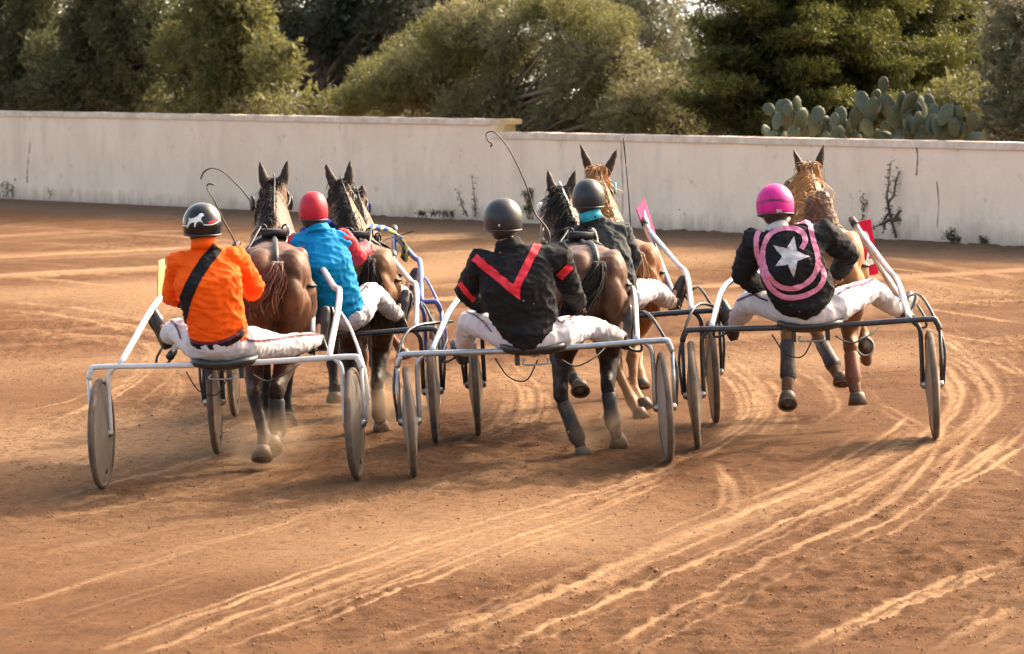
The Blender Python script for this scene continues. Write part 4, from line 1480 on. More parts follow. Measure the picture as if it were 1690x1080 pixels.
    for key, s in (('hl', -1), ('hr', 1), ('fl', -1), ('fr', 1)):
        a_, b_, c_ = [P(q) for q in legs[key]]
        if key[0] == 'h':
            hip = Lc(-.10, 1.16, s * .115)
            stf = Lc(.22, .90, s * .165)
            # stifle slides towards the hock of this stride
            stf = stf + (a_ - Lc(-.12, .52, s * .13)) * 0.22
            mid = stf.lerp(a_, .45) - fwd * .015
            mb.capsule([hip, hip.lerp(stf, .5) - fwd * .05 * k, stf.lerp(a_, .12)], [.155 * k, .15 * k, .115 * k], 14)
            mb.capsule([Lc(-.26, 1.10, s * .12), Lc(-.25, .95, s * .13).lerp(a_, .08), stf.lerp(a_, .45) - fwd * .03], [.11 * k, .105 * k, .078 * k], 14)
            mb.capsule([stf, mid, stf.lerp(a_, .8), a_], [.115 * k, .085 * k, .060 * k, .056 * k], 12)
            pt = a_ - fwd * .035 * k + up * .045 * k          # point of the hock
            mb.capsule([stf.lerp(a_, .75) - fwd * .03 * k, pt], [.03 * k, .030 * k], 10)
        else:
            sh = Lc(1.06, 1.08, s * .12)
            el = Lc(.92, .84, s * .135)
            el = el + (a_ - Lc(1.0, .47, s * .12)) * 0.15
            mb.capsule([sh, sh.lerp(el, .5), el], [.135 * k, .125 * k, .10 * k], 14)
            mb.capsule([el, el.lerp(a_, .5), el.lerp(a_, .85), a_], [.095 * k, .066 * k, .048 * k, .050 * k], 12)
        # cannon, fetlock, pastern
        mb.capsule([a_, a_.lerp(b_, .25), a_.lerp(b_, .6), a_.lerp(b_, .88), b_], [.056 * k, .045 * k, .040 * k, .043 * k, .053 * k], 10)
        mb.capsule([b_, b_.lerp(c_, .55)], [.051 * k, .045 * k], 10)
        hoofs.append((b_, c_, key))
        bands.append((a_, b_, key))
    body = mb.skin('body', M[coat], root, voxel=0.014, smooth=4, wr=.006, wscale=6, stretch=(1, 1, .55))
    off = root_loc(root)
    at = body.data.attributes.new('points', 'FLOAT', 'POINT')      # dark ear tips and muzzle
    vals = []
    for v in body.data.vertices:
        w_ = v.co + off
        q_ = 0.0
        for b, e_ in eb:
            u = (w_ - b).dot(e_) / e_.length_squared
            if -.05 < u < 1.2 and (w_ - b - e_ * u).length < .075:
                q_ = max(q_, min(1, (u + .05) * 4))
        u = (w_ - pk).dot(hd)
        if u > .42 * k and (w_ - pk - hd * u).length < .16:
            q_ = max(q_, min(1, (u - .42 * k) * 9))
        vals.append(q_ * .92)
    at.data.foreach_set('value', vals)
    # hooves
    for b_, c_, key in hoofs:
        v = (c_ - b_)
        vn = v.normalized()
        sole = nooff.get(key) if nooff else None
        ax = V(sole).normalized() if sole else (-(up) + vn * .7).normalized()
        top = c_ - ax * .095 * k
        top = top.lerp(b_.lerp(c_, .55), .35)
        mb = MB()
        side = ax.cross(fwd if abs(ax.dot(fwd)) < .85 else up).normalized()
        f2 = side.cross(ax)
        rings = []
        for t, rr_, sh_ in ((0, .048, 0), (.2, .055, .002), (1.0, .073, .012)):
            c = top.lerp(c_, t)
            rings.append([c + side * (math.cos(2 * math.pi * q / 18) * rr_ * k) + f2 * (math.sin(2 * math.pi * q / 18) * rr_ * 1.08 * k) for q in range(18)])
        mb.ring_loft(rings)
        ho = mb.build('hoof', M['hoof'], root)
        mb = MB()
        rings = []
        for rr_, h_ in ((.056, -.004), (.060, .004), (.0690, .006), (.0715, .001)):
            rings.append([c_ + ax * h_ * k + side * (math.cos(2 * math.pi * q / 18) * rr_ * k) + f2 * (math.sin(2 * math.pi * q / 18) * rr_ * 1.08 * k) for q in range(18)])
        mb.ring_loft(rings, False)
        mb.build('shoe', M['steel'], ho)
        mb = MB()
        rings = []
        for rr_, h_ in ((.059, .001), (.035, -.002), (.004, .003)):
            rings.append([c_ + ax * h_ * k + side * (math.cos(2 * math.pi * q / 18) * rr_ * k) + f2 * (math.sin(2 * math.pi * q / 18) * rr_ * 1.08 * k) for q in range(18)])
        mb.ring_loft(rings)
        mb.build('sole', M['sole'], ho)
    ex = extras or {}
    for a_, b_, key in bands:
        bm_ = ex.get('leg_boot_' + key)
        if bm_:
            mb = MB()
            mb.capsule([a_.lerp(b_, .22), a_.lerp(b_, .6), a_.lerp(b_, .98)], [.054 * k, .053 * k, .062 * k], 12)
            mb.build('leg_boot', M[bm_], root)
    # mane: locks from the crest falling to one side
    mb = MB()
    rg = random.Random(hash(label) % 1000 if False else len(label))
    nl = ex.get('mane_n', 150)
    fl_n = ex.get('forelock', 45)
    for i in range(nl):
        t = rg.random() ** .9
        top = crest0.lerp(pk + up * .01, t) + up * (0.05 * math.sin(math.pi * t))
        sd = -1 if (mane == 1 and rg.random() < .96) or (mane == 0 and rg.random() < .5) else 1
        L_ = rg.uniform(.08, .20) * k
        o_ = top + right * rg.uniform(-.02, .02) + fwd * rg.uniform(-.03, .03)
        w = rg.uniform(.04, .10) * ex.get('blow', 1)
        pts = [o_ - up * .02, o_ + up * rg.uniform(.01, .04) + right * sd * .02, o_ + right * sd * w * .8 - up * L_ * .3 - fwd * rg.uniform(0, .04), o_ + right * sd * (w + rg.uniform(-.03, .05)) - up * L_ * .7 - fwd * rg.uniform(-.02, .09), o_ + right * sd * (w + rg.uniform(-.05, .08)) - up * L_ - fwd * rg.uniform(-.04, .14)]
        mb.strand(smooth_path(pts, 3), .004, .0008)
    for i in range(fl_n):                      # forelock tuft between the ears
        o_ = pk + up * .02 * k + right * rg.uniform(-.045, .045) + hf * rg.uniform(-.05, .03)
        L_ = rg.uniform(.05, .14)
        pts = [o_ - up * .03, o_ + up * rg.uniform(.01, .035) * ex.get('tuft', 1), o_ + up * rg.uniform(.0, .03) * ex.get('tuft', 1) - fwd * rg.uniform(.0, .08) + right * rg.uniform(-.08, .05), o_ - up * L_ * .7 - fwd * rg.uniform(.02, .10) + right * rg.uniform(-.11, .06)]
        mb.strand(smooth_path(pts, 3), .0055, .001)
    mb.build('mane', M[hair], root)
    # tail
    dock = Lc(-.36, 1.33)
    mb = MB()
    if tail == 'knot':                       # tail bound up into a bun on the rump
        kx = P(ex['knot'])
        mb.capsule([dock, dock.lerp(kx, .5) + up * .01, kx - up * .10], [.05, .07, .085], 14)
        mb.ellipsoid(kx - up * .09, right * .098, fwd * .085, up * .105)
        mb.ellipsoid(kx - up * .20, right * .11, fwd * .09, up * .11)
        mb.ellipsoid(kx - up * .03 + right * .02, right * .055, fwd * .06, up * .06)
        t_ = mb.skin('tail', M['hair_knot'], root, voxel=.012, smooth=2, wr=.014, wscale=24)
        mb = MB()
        for i in range(160):
            a = rg.uniform(0, 6.28)
            o_ = kx - up * rg.uniform(.0, .24) + right * math.cos(a) * .08 + fwd * math.sin(a) * .07
            pts = [o_, o_ + V((rg.uniform(-.05, .03), rg.uniform(-.04, .04), rg.uniform(-.02, .05))), o_ + V((rg.uniform(-.12, .04), rg.uniform(-.06, .06), rg.uniform(-.06, .04)))]
            mb.strand(pts, .004, .001)
        mb.build('loose_hair', M['hair_gold'], t_)
    else:
        for i in range(240):
            o_ = dock + right * rg.uniform(-.035, .035) + up * rg.uniform(-.04, .02)
            sw = ex.get('tail_swing', 0.0)
            L_ = rg.uniform(.65, 1.0) * ex.get('tail_len', .85) * k
            a = rg.gauss(0, .055) * ex.get('spread', 1)
            b = rg.gauss(0, .05)
            w1, w2 = rg.gauss(0, .02), rg.gauss(0, .03)
            pts = [o_ + fwd * .05, o_ - fwd * (.08 + abs(b) * .3) + up * .02, o_ - fwd * (.13 + b * .5) + right * (a * .5 + sw * .3 + w1) - up * L_ * .3, o_ - fwd * (.12 + b) + right * (a * .9 + sw * .8 + w2) - up * L_ * .65, o_ - fwd * (.08 + b * 1.5) + right * (a * 1.2 + sw * 1.1) - up * L_]
            mb.strand(smooth_path(pts, 3), .009, .002)
        mb.build('tail', M[hair2 or hair], root)
    # harness -------------------------------------------------------------
    def band(y, half, m, name, th=.012, wscale=1.03, par=root, lo=-2 * math.pi, tilt=0.0):
        rings = []
        for dy in (-half, half):
            # interpolate torso section
            yy_ = y + dy
            for i in range(len(tors) - 1):
                if tors[i][0] <= yy_ <= tors[i + 1][0]:
                    u = (yy_ - tors[i][0]) / (tors[i + 1][0] - tors[i][0])
                    z, w, h = [tors[i][j] * (1 - u) + tors[i + 1][j] * u for j in (1, 2, 3)]
            c = Lc(yy_, z)
            ring_o, ring_i = [], []
            for q in range(36):
                a = 2 * math.pi * q / 36
                ca, sa = math.cos(a), math.sin(a)
                px_ = math.copysign(abs(ca) ** .86, ca) * w * wid
                pz_ = math.copysign(abs(sa) ** (0.92 if sa > 0 else 0.85), sa) * h
                p0 = c + right * (px_ * k) + up * (pz_ * k)
                nn = (right * ca / w + up * sa / h).normalized()
                ring_o.append(p0 + nn * (.006 + th))
                ring_i.append(p0 - nn * .012)
            rings.append((ring_o, ring_i))
        mb = MB()
        mb.ring_loft([rings[0][1], rings[0][0], rings[1][0], rings[1][1]], False)
        return mb.build(name, M[m], par)
    bn = []
    bn.append(band(.80, .045, 'strap', 'girth'))
    sp = MB()
    sp.box(Lc(.80, 1.465) + up * .02, right * .09 * k, fwd * .08 * k, up * .022)
    for s in (-1, 1):
        sp.tube(smooth_path([Lc(.80, 1.46, s * .05), Lc(.80, 1.53, s * .06), Lc(.80, 1.53, s * .10), Lc(.80, 1.46, s * .11)], 4), .007, 6)
    sp.build('harness_saddle', M['strap'], root)
    # back strap from saddle to the dock
    bb = world_bvh([body])
    def drop(pts, up_=.012):
        out = []
        for q in pts:
            h_, n_, i_, d_ = bb.ray_cast(q + up * 1.0, -up)
            out.append((h_ + up * up_) if h_ else q)
        return out
    mb = MB()
    pts = drop([Lc(-.33 + 1.1 * i / 14, 1.5) for i in range(15)])
    mb.tube(pts, (0.018), 6)
    # traces
    for s in (-1, 1):
        nodes = []
        for i in range(10):
            y = .80 - 1.05 * i / 9
            q = Lc(y, 1.12 + .08 * (i / 9), s * .6)
            h_, n_, i_, d_ = bb.ray_cast(q, -right * s)
            if h_:
                nodes.append(h_ + right * s * .010)
        if len(nodes) > 2:
            mb.tube(nodes, .010, 6)
    # breast strap
    nodes = []
    for i in range(15):
        a = math.pi * (i / 14)
        q = Lc(.86, 1.16) + right * (math.cos(a) * .8) + fwd * (math.sin(a) * .9)
        c = Lc(.86, 1.16)
        h_, n_, i_, d_ = bb.ray_cast(q, (c - q).normalized())
        if h_:
            nodes.append(h_ + (q - c).normalized() * .008)
    mb.tube(nodes, .016, 6)
    mb.build('harness_straps', M['strap'], root)
    # bridle with blinkers
    mb = MB()
    def hring(t, w, h, o_, r_):
        c = pk + hd * (t * k) + hu * (o_ * k)
        pts = [c + hr * (math.cos(2 * math.pi * q / 20) * (w + .008) * k) + hu * (math.sin(2 * math.pi * q / 20) * (h + .008) * k) for q in range(21)]
        mb.tube(pts, r_, 6)
    hring(.05, .098, .12, -.05, .010)
    hring(.40, .064, .084, -.055, .009)
    for s in (-1, 1):
        mb.tube([pk + hd * .05 * k + hr * s * .10 * k - hu * .03 * k, pk + hd * .22 * k + hr * s * .118 * k - hu * .06 * k, pk + hd * .46 * k + hr * s * .07 * k - hu * .06 * k], .008, 6)
    mb.tube(drop([pk + hf * .03 - fwd * .25 * i for i in (0,)] + [crest0.lerp(pk, t) for t in (.95, .8, .6, .4, .2)], .03), .007, 6)   # overcheck along the crest
    mb.build('bridle', M[ex.get('bridle', 'strap')], root)
    for s in (-1, 1):
        mb = MB()
        c = pk + hd * .16 * k + hr * s * .135 * k + hu * .0
        ringo, ringi = [], []
        for q in range(16):
            a = 2 * math.pi * q / 16
            ringo.append(c + hd * math.cos(a) * .058 * k + hu * math.sin(a) * .052 * k)
        mb.ring_loft([[q_ + hr * s * .012 for q_ in ringo], [q_ - hr * s * .004 for q_ in ringo]])
        mb.build('blinker', M[blink], root)
    root_data = dict(root=root, body=body, Lc=Lc, pk=pk, hd=hd, hr=hr, hu=hu, k=k, right=right, fwd=fwd, bb=bb, up=up, crest0=crest0, wi=wi)
    return root_data

# ================================================================== PEOPLE
def hand(mb, w, dirv, palm_n, scale=1.0):
    """palm and five curled fingers; dirv: along the forearm; palm_n: towards which the fingers close"""
    dirv = dirv.normalized()
    n = (palm_n - dirv * palm_n.dot(dirv)).normalized()
    s = dirv.cross(n)
    mb.capsule([w, w + dirv * .035, w + dirv * .075], [.026, .030, .032], 10)
    for i, (o_, L_) in enumerate(((-.030, .075), (-.011, .085), (.009, .080), (.028, .062))):
        b = w + dirv * .085 + s * o_
        p1 = b + dirv * L_ * .42 + n * .006
        p2 = p1 + (dirv * .35 + n * .94) * L_ * .36
        p3 = p2 + (-dirv * .75 + n * .66) * L_ * .30
        mb.capsule([b - dirv * .02, b, p1, p2, p3], [.010, .0098, .0092, .0086, .0075], 8)
    b = w + dirv * .035 - s * .030
    p1 = b - s * .022 + dirv * .028 + n * .012
    p2 = p1 + (dirv * .5 + n * .7 + s * .5).normalized() * .032
    p3 = p2 + (dirv * .3 + n * .5 + s * .8).normalized() * .024
    mb.capsule([b + s * .012, b, p1, p2, p3], [.013, .0125, .011, .010, .008], 8)
def person(label, r, J, jacket, helmet_m, trous='white_cloth', hem=None, hs=1.0, arms=None, collar=None, sleeve=None, chest_w=.215, waist_w=.185, helm_r=(.124, .142, .135), helm_tilt=(0, 0), boots='boot', wr=.015, hip_w=.19):
    d = r.d
    def P(k):
        e = J[k]
        return W(e[0], e[1], d + e[2])
    pel, wst, chs, nck, hed = [P(k) for k in ('pelvis', 'waist', 'chest', 'neck', 'head')]
    base = V((pel.x, pel.y, pel.z - .12))
    root = thing('person', label, 'person', base, 'drivers in the sulkies')
    shl, shr = P('shl'), P('shr')
    rt = (shr - shl)
    rt = (rt - V((0, 0, 1)) * 0).normalized()
    rtp = r.x
    def axes(a, b, right):
        ax = (b - a).normalized()
        f = ax.cross(right).normalized()      # out of the back/front
        return right - ax * right.dot(ax), f
    # ---------------- body: one continuous skin
    mb = MB()
    hr_ = .095
    fw = r.y
    hb = hed - V((0, 0, .035))
    mb.ellipsoid(hb + V((0, 0, .02)), rtp * .074, fw * .092, V((0, 0, 1)) * .105)
    mb.ellipsoid(hb + fw * .035 - V((0, 0, .06)), rtp * .056, fw * .055, V((0, 0, 1)) * .06)        # jaw
    nz = hb + fw * .095
    mb.capsule([nz + V((0, 0, .02)), nz - V((0, 0, .02)) + fw * .016], [.010, .014], 8)             # nose
    mb.capsule([nz - rtp * .02 - V((0, 0, .055)) - fw * .005, nz + rtp * .02 - V((0, 0, .055)) - fw * .005], [.008, .008], 8)   # lips
    for s in (-1, 1):
        mb.ellipsoid(hb + rtp * s * .078 - V((0, 0, .005)), rtp * .010, fw * .022, V((0, 0, 1)) * .032)   # ears
        mb.ellipsoid(hb + rtp * s * .032 + fw * .076 + V((0, 0, .03)), rtp * .022, fw * .012, V((0, 0, 1)) * .008)   # brow
    mb.capsule([hb - V((0, 0, .06)) - fw * .02, nck + fw * .02, chs.lerp(nck, .75) + fw * .04], [.053, .050, .040], 12)
    rr_, ff = axes(wst, chs, rtp)
    mb.loft([(pel, rtp, r.y, .14, .10), (wst, rtp, ff, .13, .09), (chs, rtp, ff, .15, .10), (chs.lerp(nck, .6), rtp, ff, .09, .05)], 16)
    for s, sh, el, wr_ in ((-1, shl, P('ell'), P('wrl')), (1, shr, P('elr'), P('wrr'))):
        mb.capsule([chs.lerp(nck, .2), sh.lerp(el, .08), sh.lerp(el, .5), el], [.04, .040, .038, .034], 10)
        mb.capsule([el, el.lerp(wr_, .4), wr_], [.038, .036, .025], 10)
        hand(mb, wr_, (wr_ - el) * .6 + fw * .15, V((0, 0, -1)) - rtp * s * .6)
    knees = {}
    for s, a, b, c, t in ((-1, 'hipl', 'knl', 'anl', 'tol'), (1, 'hipr', 'knr', 'anr', 'tor')):
        hp, kn, an, to = P(a), P(b), P(c), P(t)
        mb.capsule([pel.lerp(hp, .3), hp, hp.lerp(kn, .5), kn], [.08, .082, .07, .05], 12)
        mb.capsule([kn, kn.lerp(an, .3), kn.lerp(an, .7), an], [.05, .050, .036, .024], 12)
        mb.capsule([an, an.lerp(to, .25), an.lerp(to, .45)], [.024, .020, .016], 10)
    body = mb.skin('body', M['skin'], root, voxel=.0075, smooth=3)
    for s in (-1, 1):
        mb = MB()
        mb.ellipsoid(hb + rtp * s * .032 + fw * .080 + V((0, 0, .012)), rtp * .013, fw * .010, V((0, 0, 1)) * .008)
        mb.build('eye', M['white_paint'], root)
        mb = MB()
        mb.ellipsoid(hb + rtp * s * .032 + fw * .090 + V((0, 0, .012)), rtp * .005, fw * .002, V((0, 0, 1)) * .005)
        mb.build('pupil', M['black_paint'], root)
    mb = MB()
    mb.ellipsoid(hb - fw * .022 - V((0, 0, .01)), rtp * .083, fw * .085, V((0, 0, 1)) * .095)
    mb.build('hair', M['hair_dark'], root)
    # ---------------- trousers
    mb = MB()
    mb.ellipsoid(pel - V((0, 0, .01)), rtp * hip_w, r.y * .155, r.z * .115)
    mb.loft([(pel - r.z * .02, rtp, r.y, hip_w * .95, .14), (pel.lerp(wst, .5), rtp, r.y, hip_w * .86, .125), (pel.lerp(wst, .9), rtp, r.y, .15, .11)], 18)
    for s, a, b, c in ((-1, 'hipl', 'knl', 'anl'), (1, 'hipr', 'knr', 'anr')):
        hp, kn, an = P(a), P(b), P(c)
        mb.capsule([pel.lerp(hp, .4), hp, hp.lerp(kn, .35), hp.lerp(kn, .7), kn], [.112, .112, .100, .084, .074], 14)
        mb.capsule([kn, kn.lerp(an, .35), kn.lerp(an, .75), an.lerp(kn, .05)], [.074, .073, .060, .052], 14)
    tr = mb.skin('trousers', M[trous], root, voxel=.011, smooth=3, wr=.012, wscale=7)
    # ---------------- boots
    for s, c, t in ((-1, 'anl', 'tol'), (1, 'anr', 'tor')):
        an, to = P(c), P(t)
        v = (to - an)
        vn = v.normalized()
        kn = P('knl' if s < 0 else 'knr')
        back = (an - kn).normalized()
        heel = an + back * .065 - vn * .035
        mb = MB()
        mb.capsule([an - back * .06, an, an + back * .03], [.048, .046, .046], 12)
        mb.capsule([heel, an + back * .05 + vn * .05, an + back * .045 + vn * .12, an + back * .05 + vn * .19], [.040, .042, .046, .036], 12)
        bo = mb.skin('boot', M[boots], root, voxel=.009, smooth=2)
        sd = vn.cross(back).normalized()
        mb = MB()
        rings = []
        for t_, w in ((-.07, .022), (-.055, .034), (0, .038), (.06, .036), (.12, .046), (.18, .042), (.215, .024)):
            c_ = an + back * .092 + vn * t_
            rings.append([c_ + sd * w + back * .008, c_ + sd * w - back * .008, c_ - sd * w - back * .008, c_ - sd * w + back * .008])
        mb.ring_loft(rings)
        mb.build('sole', M['black_plastic'], bo, False)
    # ---------------- jacket
    mb = MB()
    upn = (nck - chs).normalized()
    hemp = hem and W(hem[0], hem[1], d + hem[2])
    secs = []
    low = pel.lerp(wst, .12) if not hemp else hemp
    rtc = rt
    def sec(c, a, b, right, hw, hdp):
        ax = (b - a).normalized()
        right = (right - ax * right.dot(ax)).normalized()
        return (c, right, ax.cross(right), hw, hdp)
    mid1 = rtp.lerp(rt, .5).normalized()
    if hemp:
        secs.append(sec(low, low, wst, rtp, .06, .10))
        secs.append(sec(low.lerp(wst, .45), low, wst, rtp, .15, .15))
    else:
        secs.append(sec(low, low, wst, rtp, waist_w * 1.02, .145))
    secs.append(sec(wst, low, chs, mid1, waist_w, .138))
    secs.append(sec(wst.lerp(chs, .5), wst, chs, rt, (waist_w + chest_w) / 2, .142))
    secs.append(sec(chs, wst, nck, rt, chest_w, .145))
    sm_ = (shl + shr) / 2
    secs.append(sec(chs.lerp(sm_, .75), chs, nck, rt, (shr - shl).length * .52, .118))
    secs.append(sec(sm_ + upn * .045, chs, nck, rt, (shr - shl).length * .36, .08))
    secs.append(sec(nck - upn * .02, chs, nck, rt, .085, .075))
    secs.append(sec(nck + upn * .025, chs, nck, rt, .066, .068))
    mb.loft(secs, 22)
    aw = arms or (.072, .062, .047)
    slv = MB() if sleeve else mb
    for s, sh, el, wr_ in ((-1, shl, P('ell'), P('wrl')), (1, shr, P('elr'), P('wrr'))):
        mb.ellipsoid(sh.lerp(chs, .12), rtp * .078, r.y * .078, r.z * .07)
        slv.capsule([sh.lerp(chs, .18), sh, sh.lerp(el, .5), el], [aw[0], aw[0], aw[0] * .92, aw[1]], 14)
        slv.capsule([el, el.lerp(wr_, .5), wr_.lerp(el, .08)], [aw[1], aw[1] * .86, aw[2]], 12)
    jk = mb.skin('jacket', M[jacket], root, voxel=.010, smooth=3, wr=wr, wscale=7.5, stretch=(1, 1, 1.4))
    sl_o = None
    if sleeve:
        sl_o = slv.skin('sleeve', M[sleeve], root, voxel=.011, smooth=3, wr=.014, wscale=10)
    if collar:
        mb = MB()
        mb.tube([nck - upn * .02, nck + upn * .045], [.084, .074], 18)
        mb.build('collar', M[collar], root)
    # ---------------- helmet
    hx = rtp
    hz = (V((0, 0, 1)) + rtp * helm_tilt[0] + fw * helm_tilt[1]).normalized()
    mb = MB()
    hw, hl, hh = helm_r
    prof = []
    for i in range(15):
        t = i / 14
        a = t * math.pi * .66
        prof.append((max(.004, math.sin(a) ** .9 if a < math.pi / 2 else math.sin(a) ** .55), math.cos(a)))
    fx = (fw - hz * fw.dot(hz)).normalized()
    sx_ = fx.cross(hz)
    rings = []
    for q, h in prof:
        c = hed + hz * (h * hh)
        rings.append([c + sx_ * (q * hw * math.cos(2 * math.pi * j / 36)) + fx * (q * hl * math.sin(2 * math.pi * j / 36)) for j in range(36)])
    q, h = prof[-1]
    for sc_, dz in ((.93, -.004), (.86, .03)):
        c = hed + hz * (h * hh + dz)
        rings.append([c + sx_ * (q * sc_ * hw * math.cos(2 * math.pi * j / 36)) + fx * (q * sc_ * hl * math.sin(2 * math.pi * j / 36)) for j in range(36)])
    mb.ring_loft(rings)
    he = mb.build('helmet', M[helmet_m], root)
    mb = MB()
    c = hed + hz * (h * hh)
    rim = [c + sx_ * (q * hw * 1.005 * math.cos(2 * math.pi * j / 40)) + fx * (q * hl * 1.005 * math.sin(2 * math.pi * j / 40)) for j in range(41)]
    mb.tube(rim, .006, 6)
    mb.build('rim', M['black_plastic'], he)
    mb = MB()
    for s in (-1, 1):
        mb.tube(smooth_path([c + sx_ * s * hw * .9, hb + sx_ * s * .07 - hz * .05 + fx * .02, hb - hz * .125 + fx * .05], 4), .006, 6)
    mb.build('chin_strap', M['strap'], he)
    mb = MB()                                # peak / goggles band at the front
    mb.tube([hed + fx * hl * .95 - sx_ * .06 - hz * .0, hed + fx * hl * 1.12, hed + fx * hl * .95 + sx_ * .06], [.008, .012, .008], 8)
    mb.build('peak', M['black_plastic'], he)
    return dict(root=root, body=body, jacket=jk, trousers=tr, helmet=he, P=P, wrl=P('wrl'), wrr=P('wrr'), sleeve=sl_o)
def reins(h, p, slack=.05, white=None):
    """two long lines from the bit through the saddle rings to the hands"""
    for s, w in ((-1, p['wrl']), (1, p['wrr'])):
        bit = h['pk'] + h['hd'] * .48 * h['k'] + h['hr'] * s * .075 - h['hu'] * .06
        ring = h['Lc'](.80, 1.53, s * .09)
        mb = MB()
        a = w + V((0, .08, 0))
        mid = white if (white and s > 0) else [ring.lerp(a, .5) - V((0, 0, slack))]
        mb.tube(smooth_path([bit, bit.lerp(ring, .5) - V((0, 0, slack * .4)) + h['right'] * s * .05, ring] + mid + [a], 6), .011 if (white and s > 0) else .006, 6)
        mb.build('rein', M['white_strap' if (white and s > 0) else 'strap'], h['root'])
def whip(label, pts, d_list, p_loc=None):
    P = smooth_path([W(x, y, d) for (x, y), d in zip(pts, d_list)], 6)
    root = thing('whip', label, 'whip', P[0], 'long driving whips')
    n = len(P)
    cut = int(n * .72)
    mb = MB()
    mb.tube(P[:cut + 1], [.0065 - .003 * i / cut for i in range(cut + 1)], 6)
    mb.build('stick', M['strap'], root)
    mb = MB()
    mb.tube(P[cut:], [.0035 + .0022 * math.sin(3.1 * i / (n - cut)) for i in range(n - cut)], 6)
    mb.build('lash', M['strap'], root)

# ================================================================== THE FIELD
rA = make_rig((172, 808), (591, 790), 5)
rB = make_rig((681, 788), (1102, 764), -3)
rC = make_rig((1150, 742), (1542, 724), 3)
rD = make_rig((358, 750), (719, 731))
rE = make_rig((388, 688), (722, 671))
rF = make_rig((789, 720), (1180, 699), -1)
def tips(r, h, px, py, off=1.9):
    tr_ = W(px, py, r.d + off)
    c = h['Lc'](.8, 1.2)
    lat = (tr_ - c).dot(h['right'])
    lat = max(lat, .27)
    tr_ = tr_ + h['right'] * (lat - (tr_ - c).dot(h['right'])) * .5
    tl_ = tr_ - h['right'] * (2 * (tr_ - c).dot(h['right']))
    return tl_, tr_
BK = (0, -.75, -.66)       # sole turned back at the camera
BK2 = (0, -.45, -.9)
# ---- A: orange rider, front left
hA = horse('dark bay horse with a black mane, in front of the orange jacket', rA, (455, 398, 1.0), (452, 386, 2.0), (453, 302, 2.75), ((427, 261), (475, 258)),
           dict(hl=((421, 655, .75), (436, 722, .62), (432, 758, .52)), hr=((456, 648, .80), (458, 712, .80), (448, 742, .62)), fl=((440, 640, 1.9), (445, 690, 1.8), (446, 715, 1.7)), fr=((470, 640, 2.05), (474, 682, 1.95), (474, 700, 1.85))),
           'coat_a', 'hair_black', nooff=dict(hr=BK, hl=BK2), mane=1, tail='down', hair2='hair_brown', head_yaw=-12, wid=.92, extras=dict(tail_swing=-.10, tail_len=.30, spread=.8, leg_boot_hr='leg_boot'))
tl, tr_ = tips(rA, hA, 516, 408)
sA = sulky(rA, 'white tubed sulky with the orange rider, nearest at the left', 'white_metal', tl, tr_, lean=(-1.5, 0), brace=(0, 1), bend=(.57, .66, .75, 1.10), base=.67)
JA = dict(pelvis=(364, 566, .02), waist=(356, 530, -.03), chest=(343, 462, -.07), neck=(336, 404, -.05), head=(334, 370, -.02),
          shl=(294, 430, -.02), shr=(388, 422, .02), ell=(283, 488, .16), elr=(421, 474, .14), wrl=(335, 508, .44), wrr=(414, 486, .44),
          hipl=(330, 568, .06), hipr=(402, 566, .06), knl=(292, 544, .42), anl=(276, 556, .66), tol=(258, 518, .70), knr=(470, 572, .42), anr=(522, 562, .72), tor=(531, 508, .76))
pA = person('person in an orange jacket with a black sash and a glossy black helmet', rA, JA, 'orange_cloth', 'helmet_black', collar='orange_cloth')
bj = world_bvh([pA['jacket']])
decal('sash', M['black_cloth'], pA['root'], bj, strip([(359, 408), (340, 432), (322, 460), (308, 490), (300, 520), (297, 536)], 20), .006)
decal('waistband', M['maroon_trim'], pA['root'], bj, strip([(298, 553), (325, 565), (355, 566), (385, 556), (401, 541)], 5), .005)
decal('waistband', M['black_cloth'], pA['root'], bj, strip([(297, 559), (325, 571), (356, 572), (386, 562), (403, 547)], 9), .004)
bt = world_bvh([pA['trousers']])
decal('piping', M['maroon_trim'], pA['trousers'], bt, strip([(399, 548), (408, 560), (418, 563), (455, 560), (490, 555), (530, 552)], 3), .004)
decal('piping', M['maroon_trim'], pA['trousers'], bt, strip([(275, 526), (286, 533), (294, 545), (299, 560)], 3), .004)
bh = world_bvh([pA['helmet']])
ZX, ZY = 280, 320
def zp(l, s=1296 / 120):
    return [(ZX + x / s, ZY + y / s) for x, y in l]
decal('horse_emblem', M['white_paint'], pA['helmet'], bh, [zp([(345, 420), (372, 450), (440, 430), (500, 405), (530, 365), (565, 350), (600, 360), (612, 400), (575, 412), (560, 450), (575, 490), (600, 540), (560, 500), (520, 495), (480, 520), (460, 590), (440, 590), (445, 510), (400, 515), (350, 560), (330, 610), (312, 600), (325, 540), (350, 490)])], .004, cell=2)
decal('stripe', M['white_paint'], pA['helmet'], bh, strip(zp([(600, 552), (680, 555), (760, 545), (830, 515), (885, 470)]), 1.8), .004, cell=2)
decal('stripe', M['red_trim'], pA['helmet'], bh, strip(zp([(690, 520), (750, 500), (810, 480), (850, 450)]), 3.2), .003, cell=2)
decal('stripe', M['white_paint'], pA['helmet'], bh, strip(zp([(225, 560), (270, 570), (310, 572)]), 1.6), .004, cell=2)
reins(hA, pA, white=[W(477, 392, rA.d + 1.75), W(458, 424, rA.d + 1.2), W(440, 453, rA.d + .75)])
# tan plate seen edge-on at the left shaft
q = W(265, 462, rA.d + 1.5)
s_ = FPX / (rA.d + 1.5)
hh_ = 33 / s_
plate(sA, [q + V((-.004, -.10, hh_)), q + V((.016, .10, hh_)), q + V((.010, .10, -hh_)), q + V((-.014, -.10, -hh_))], 'tan_plate', None, None, None)
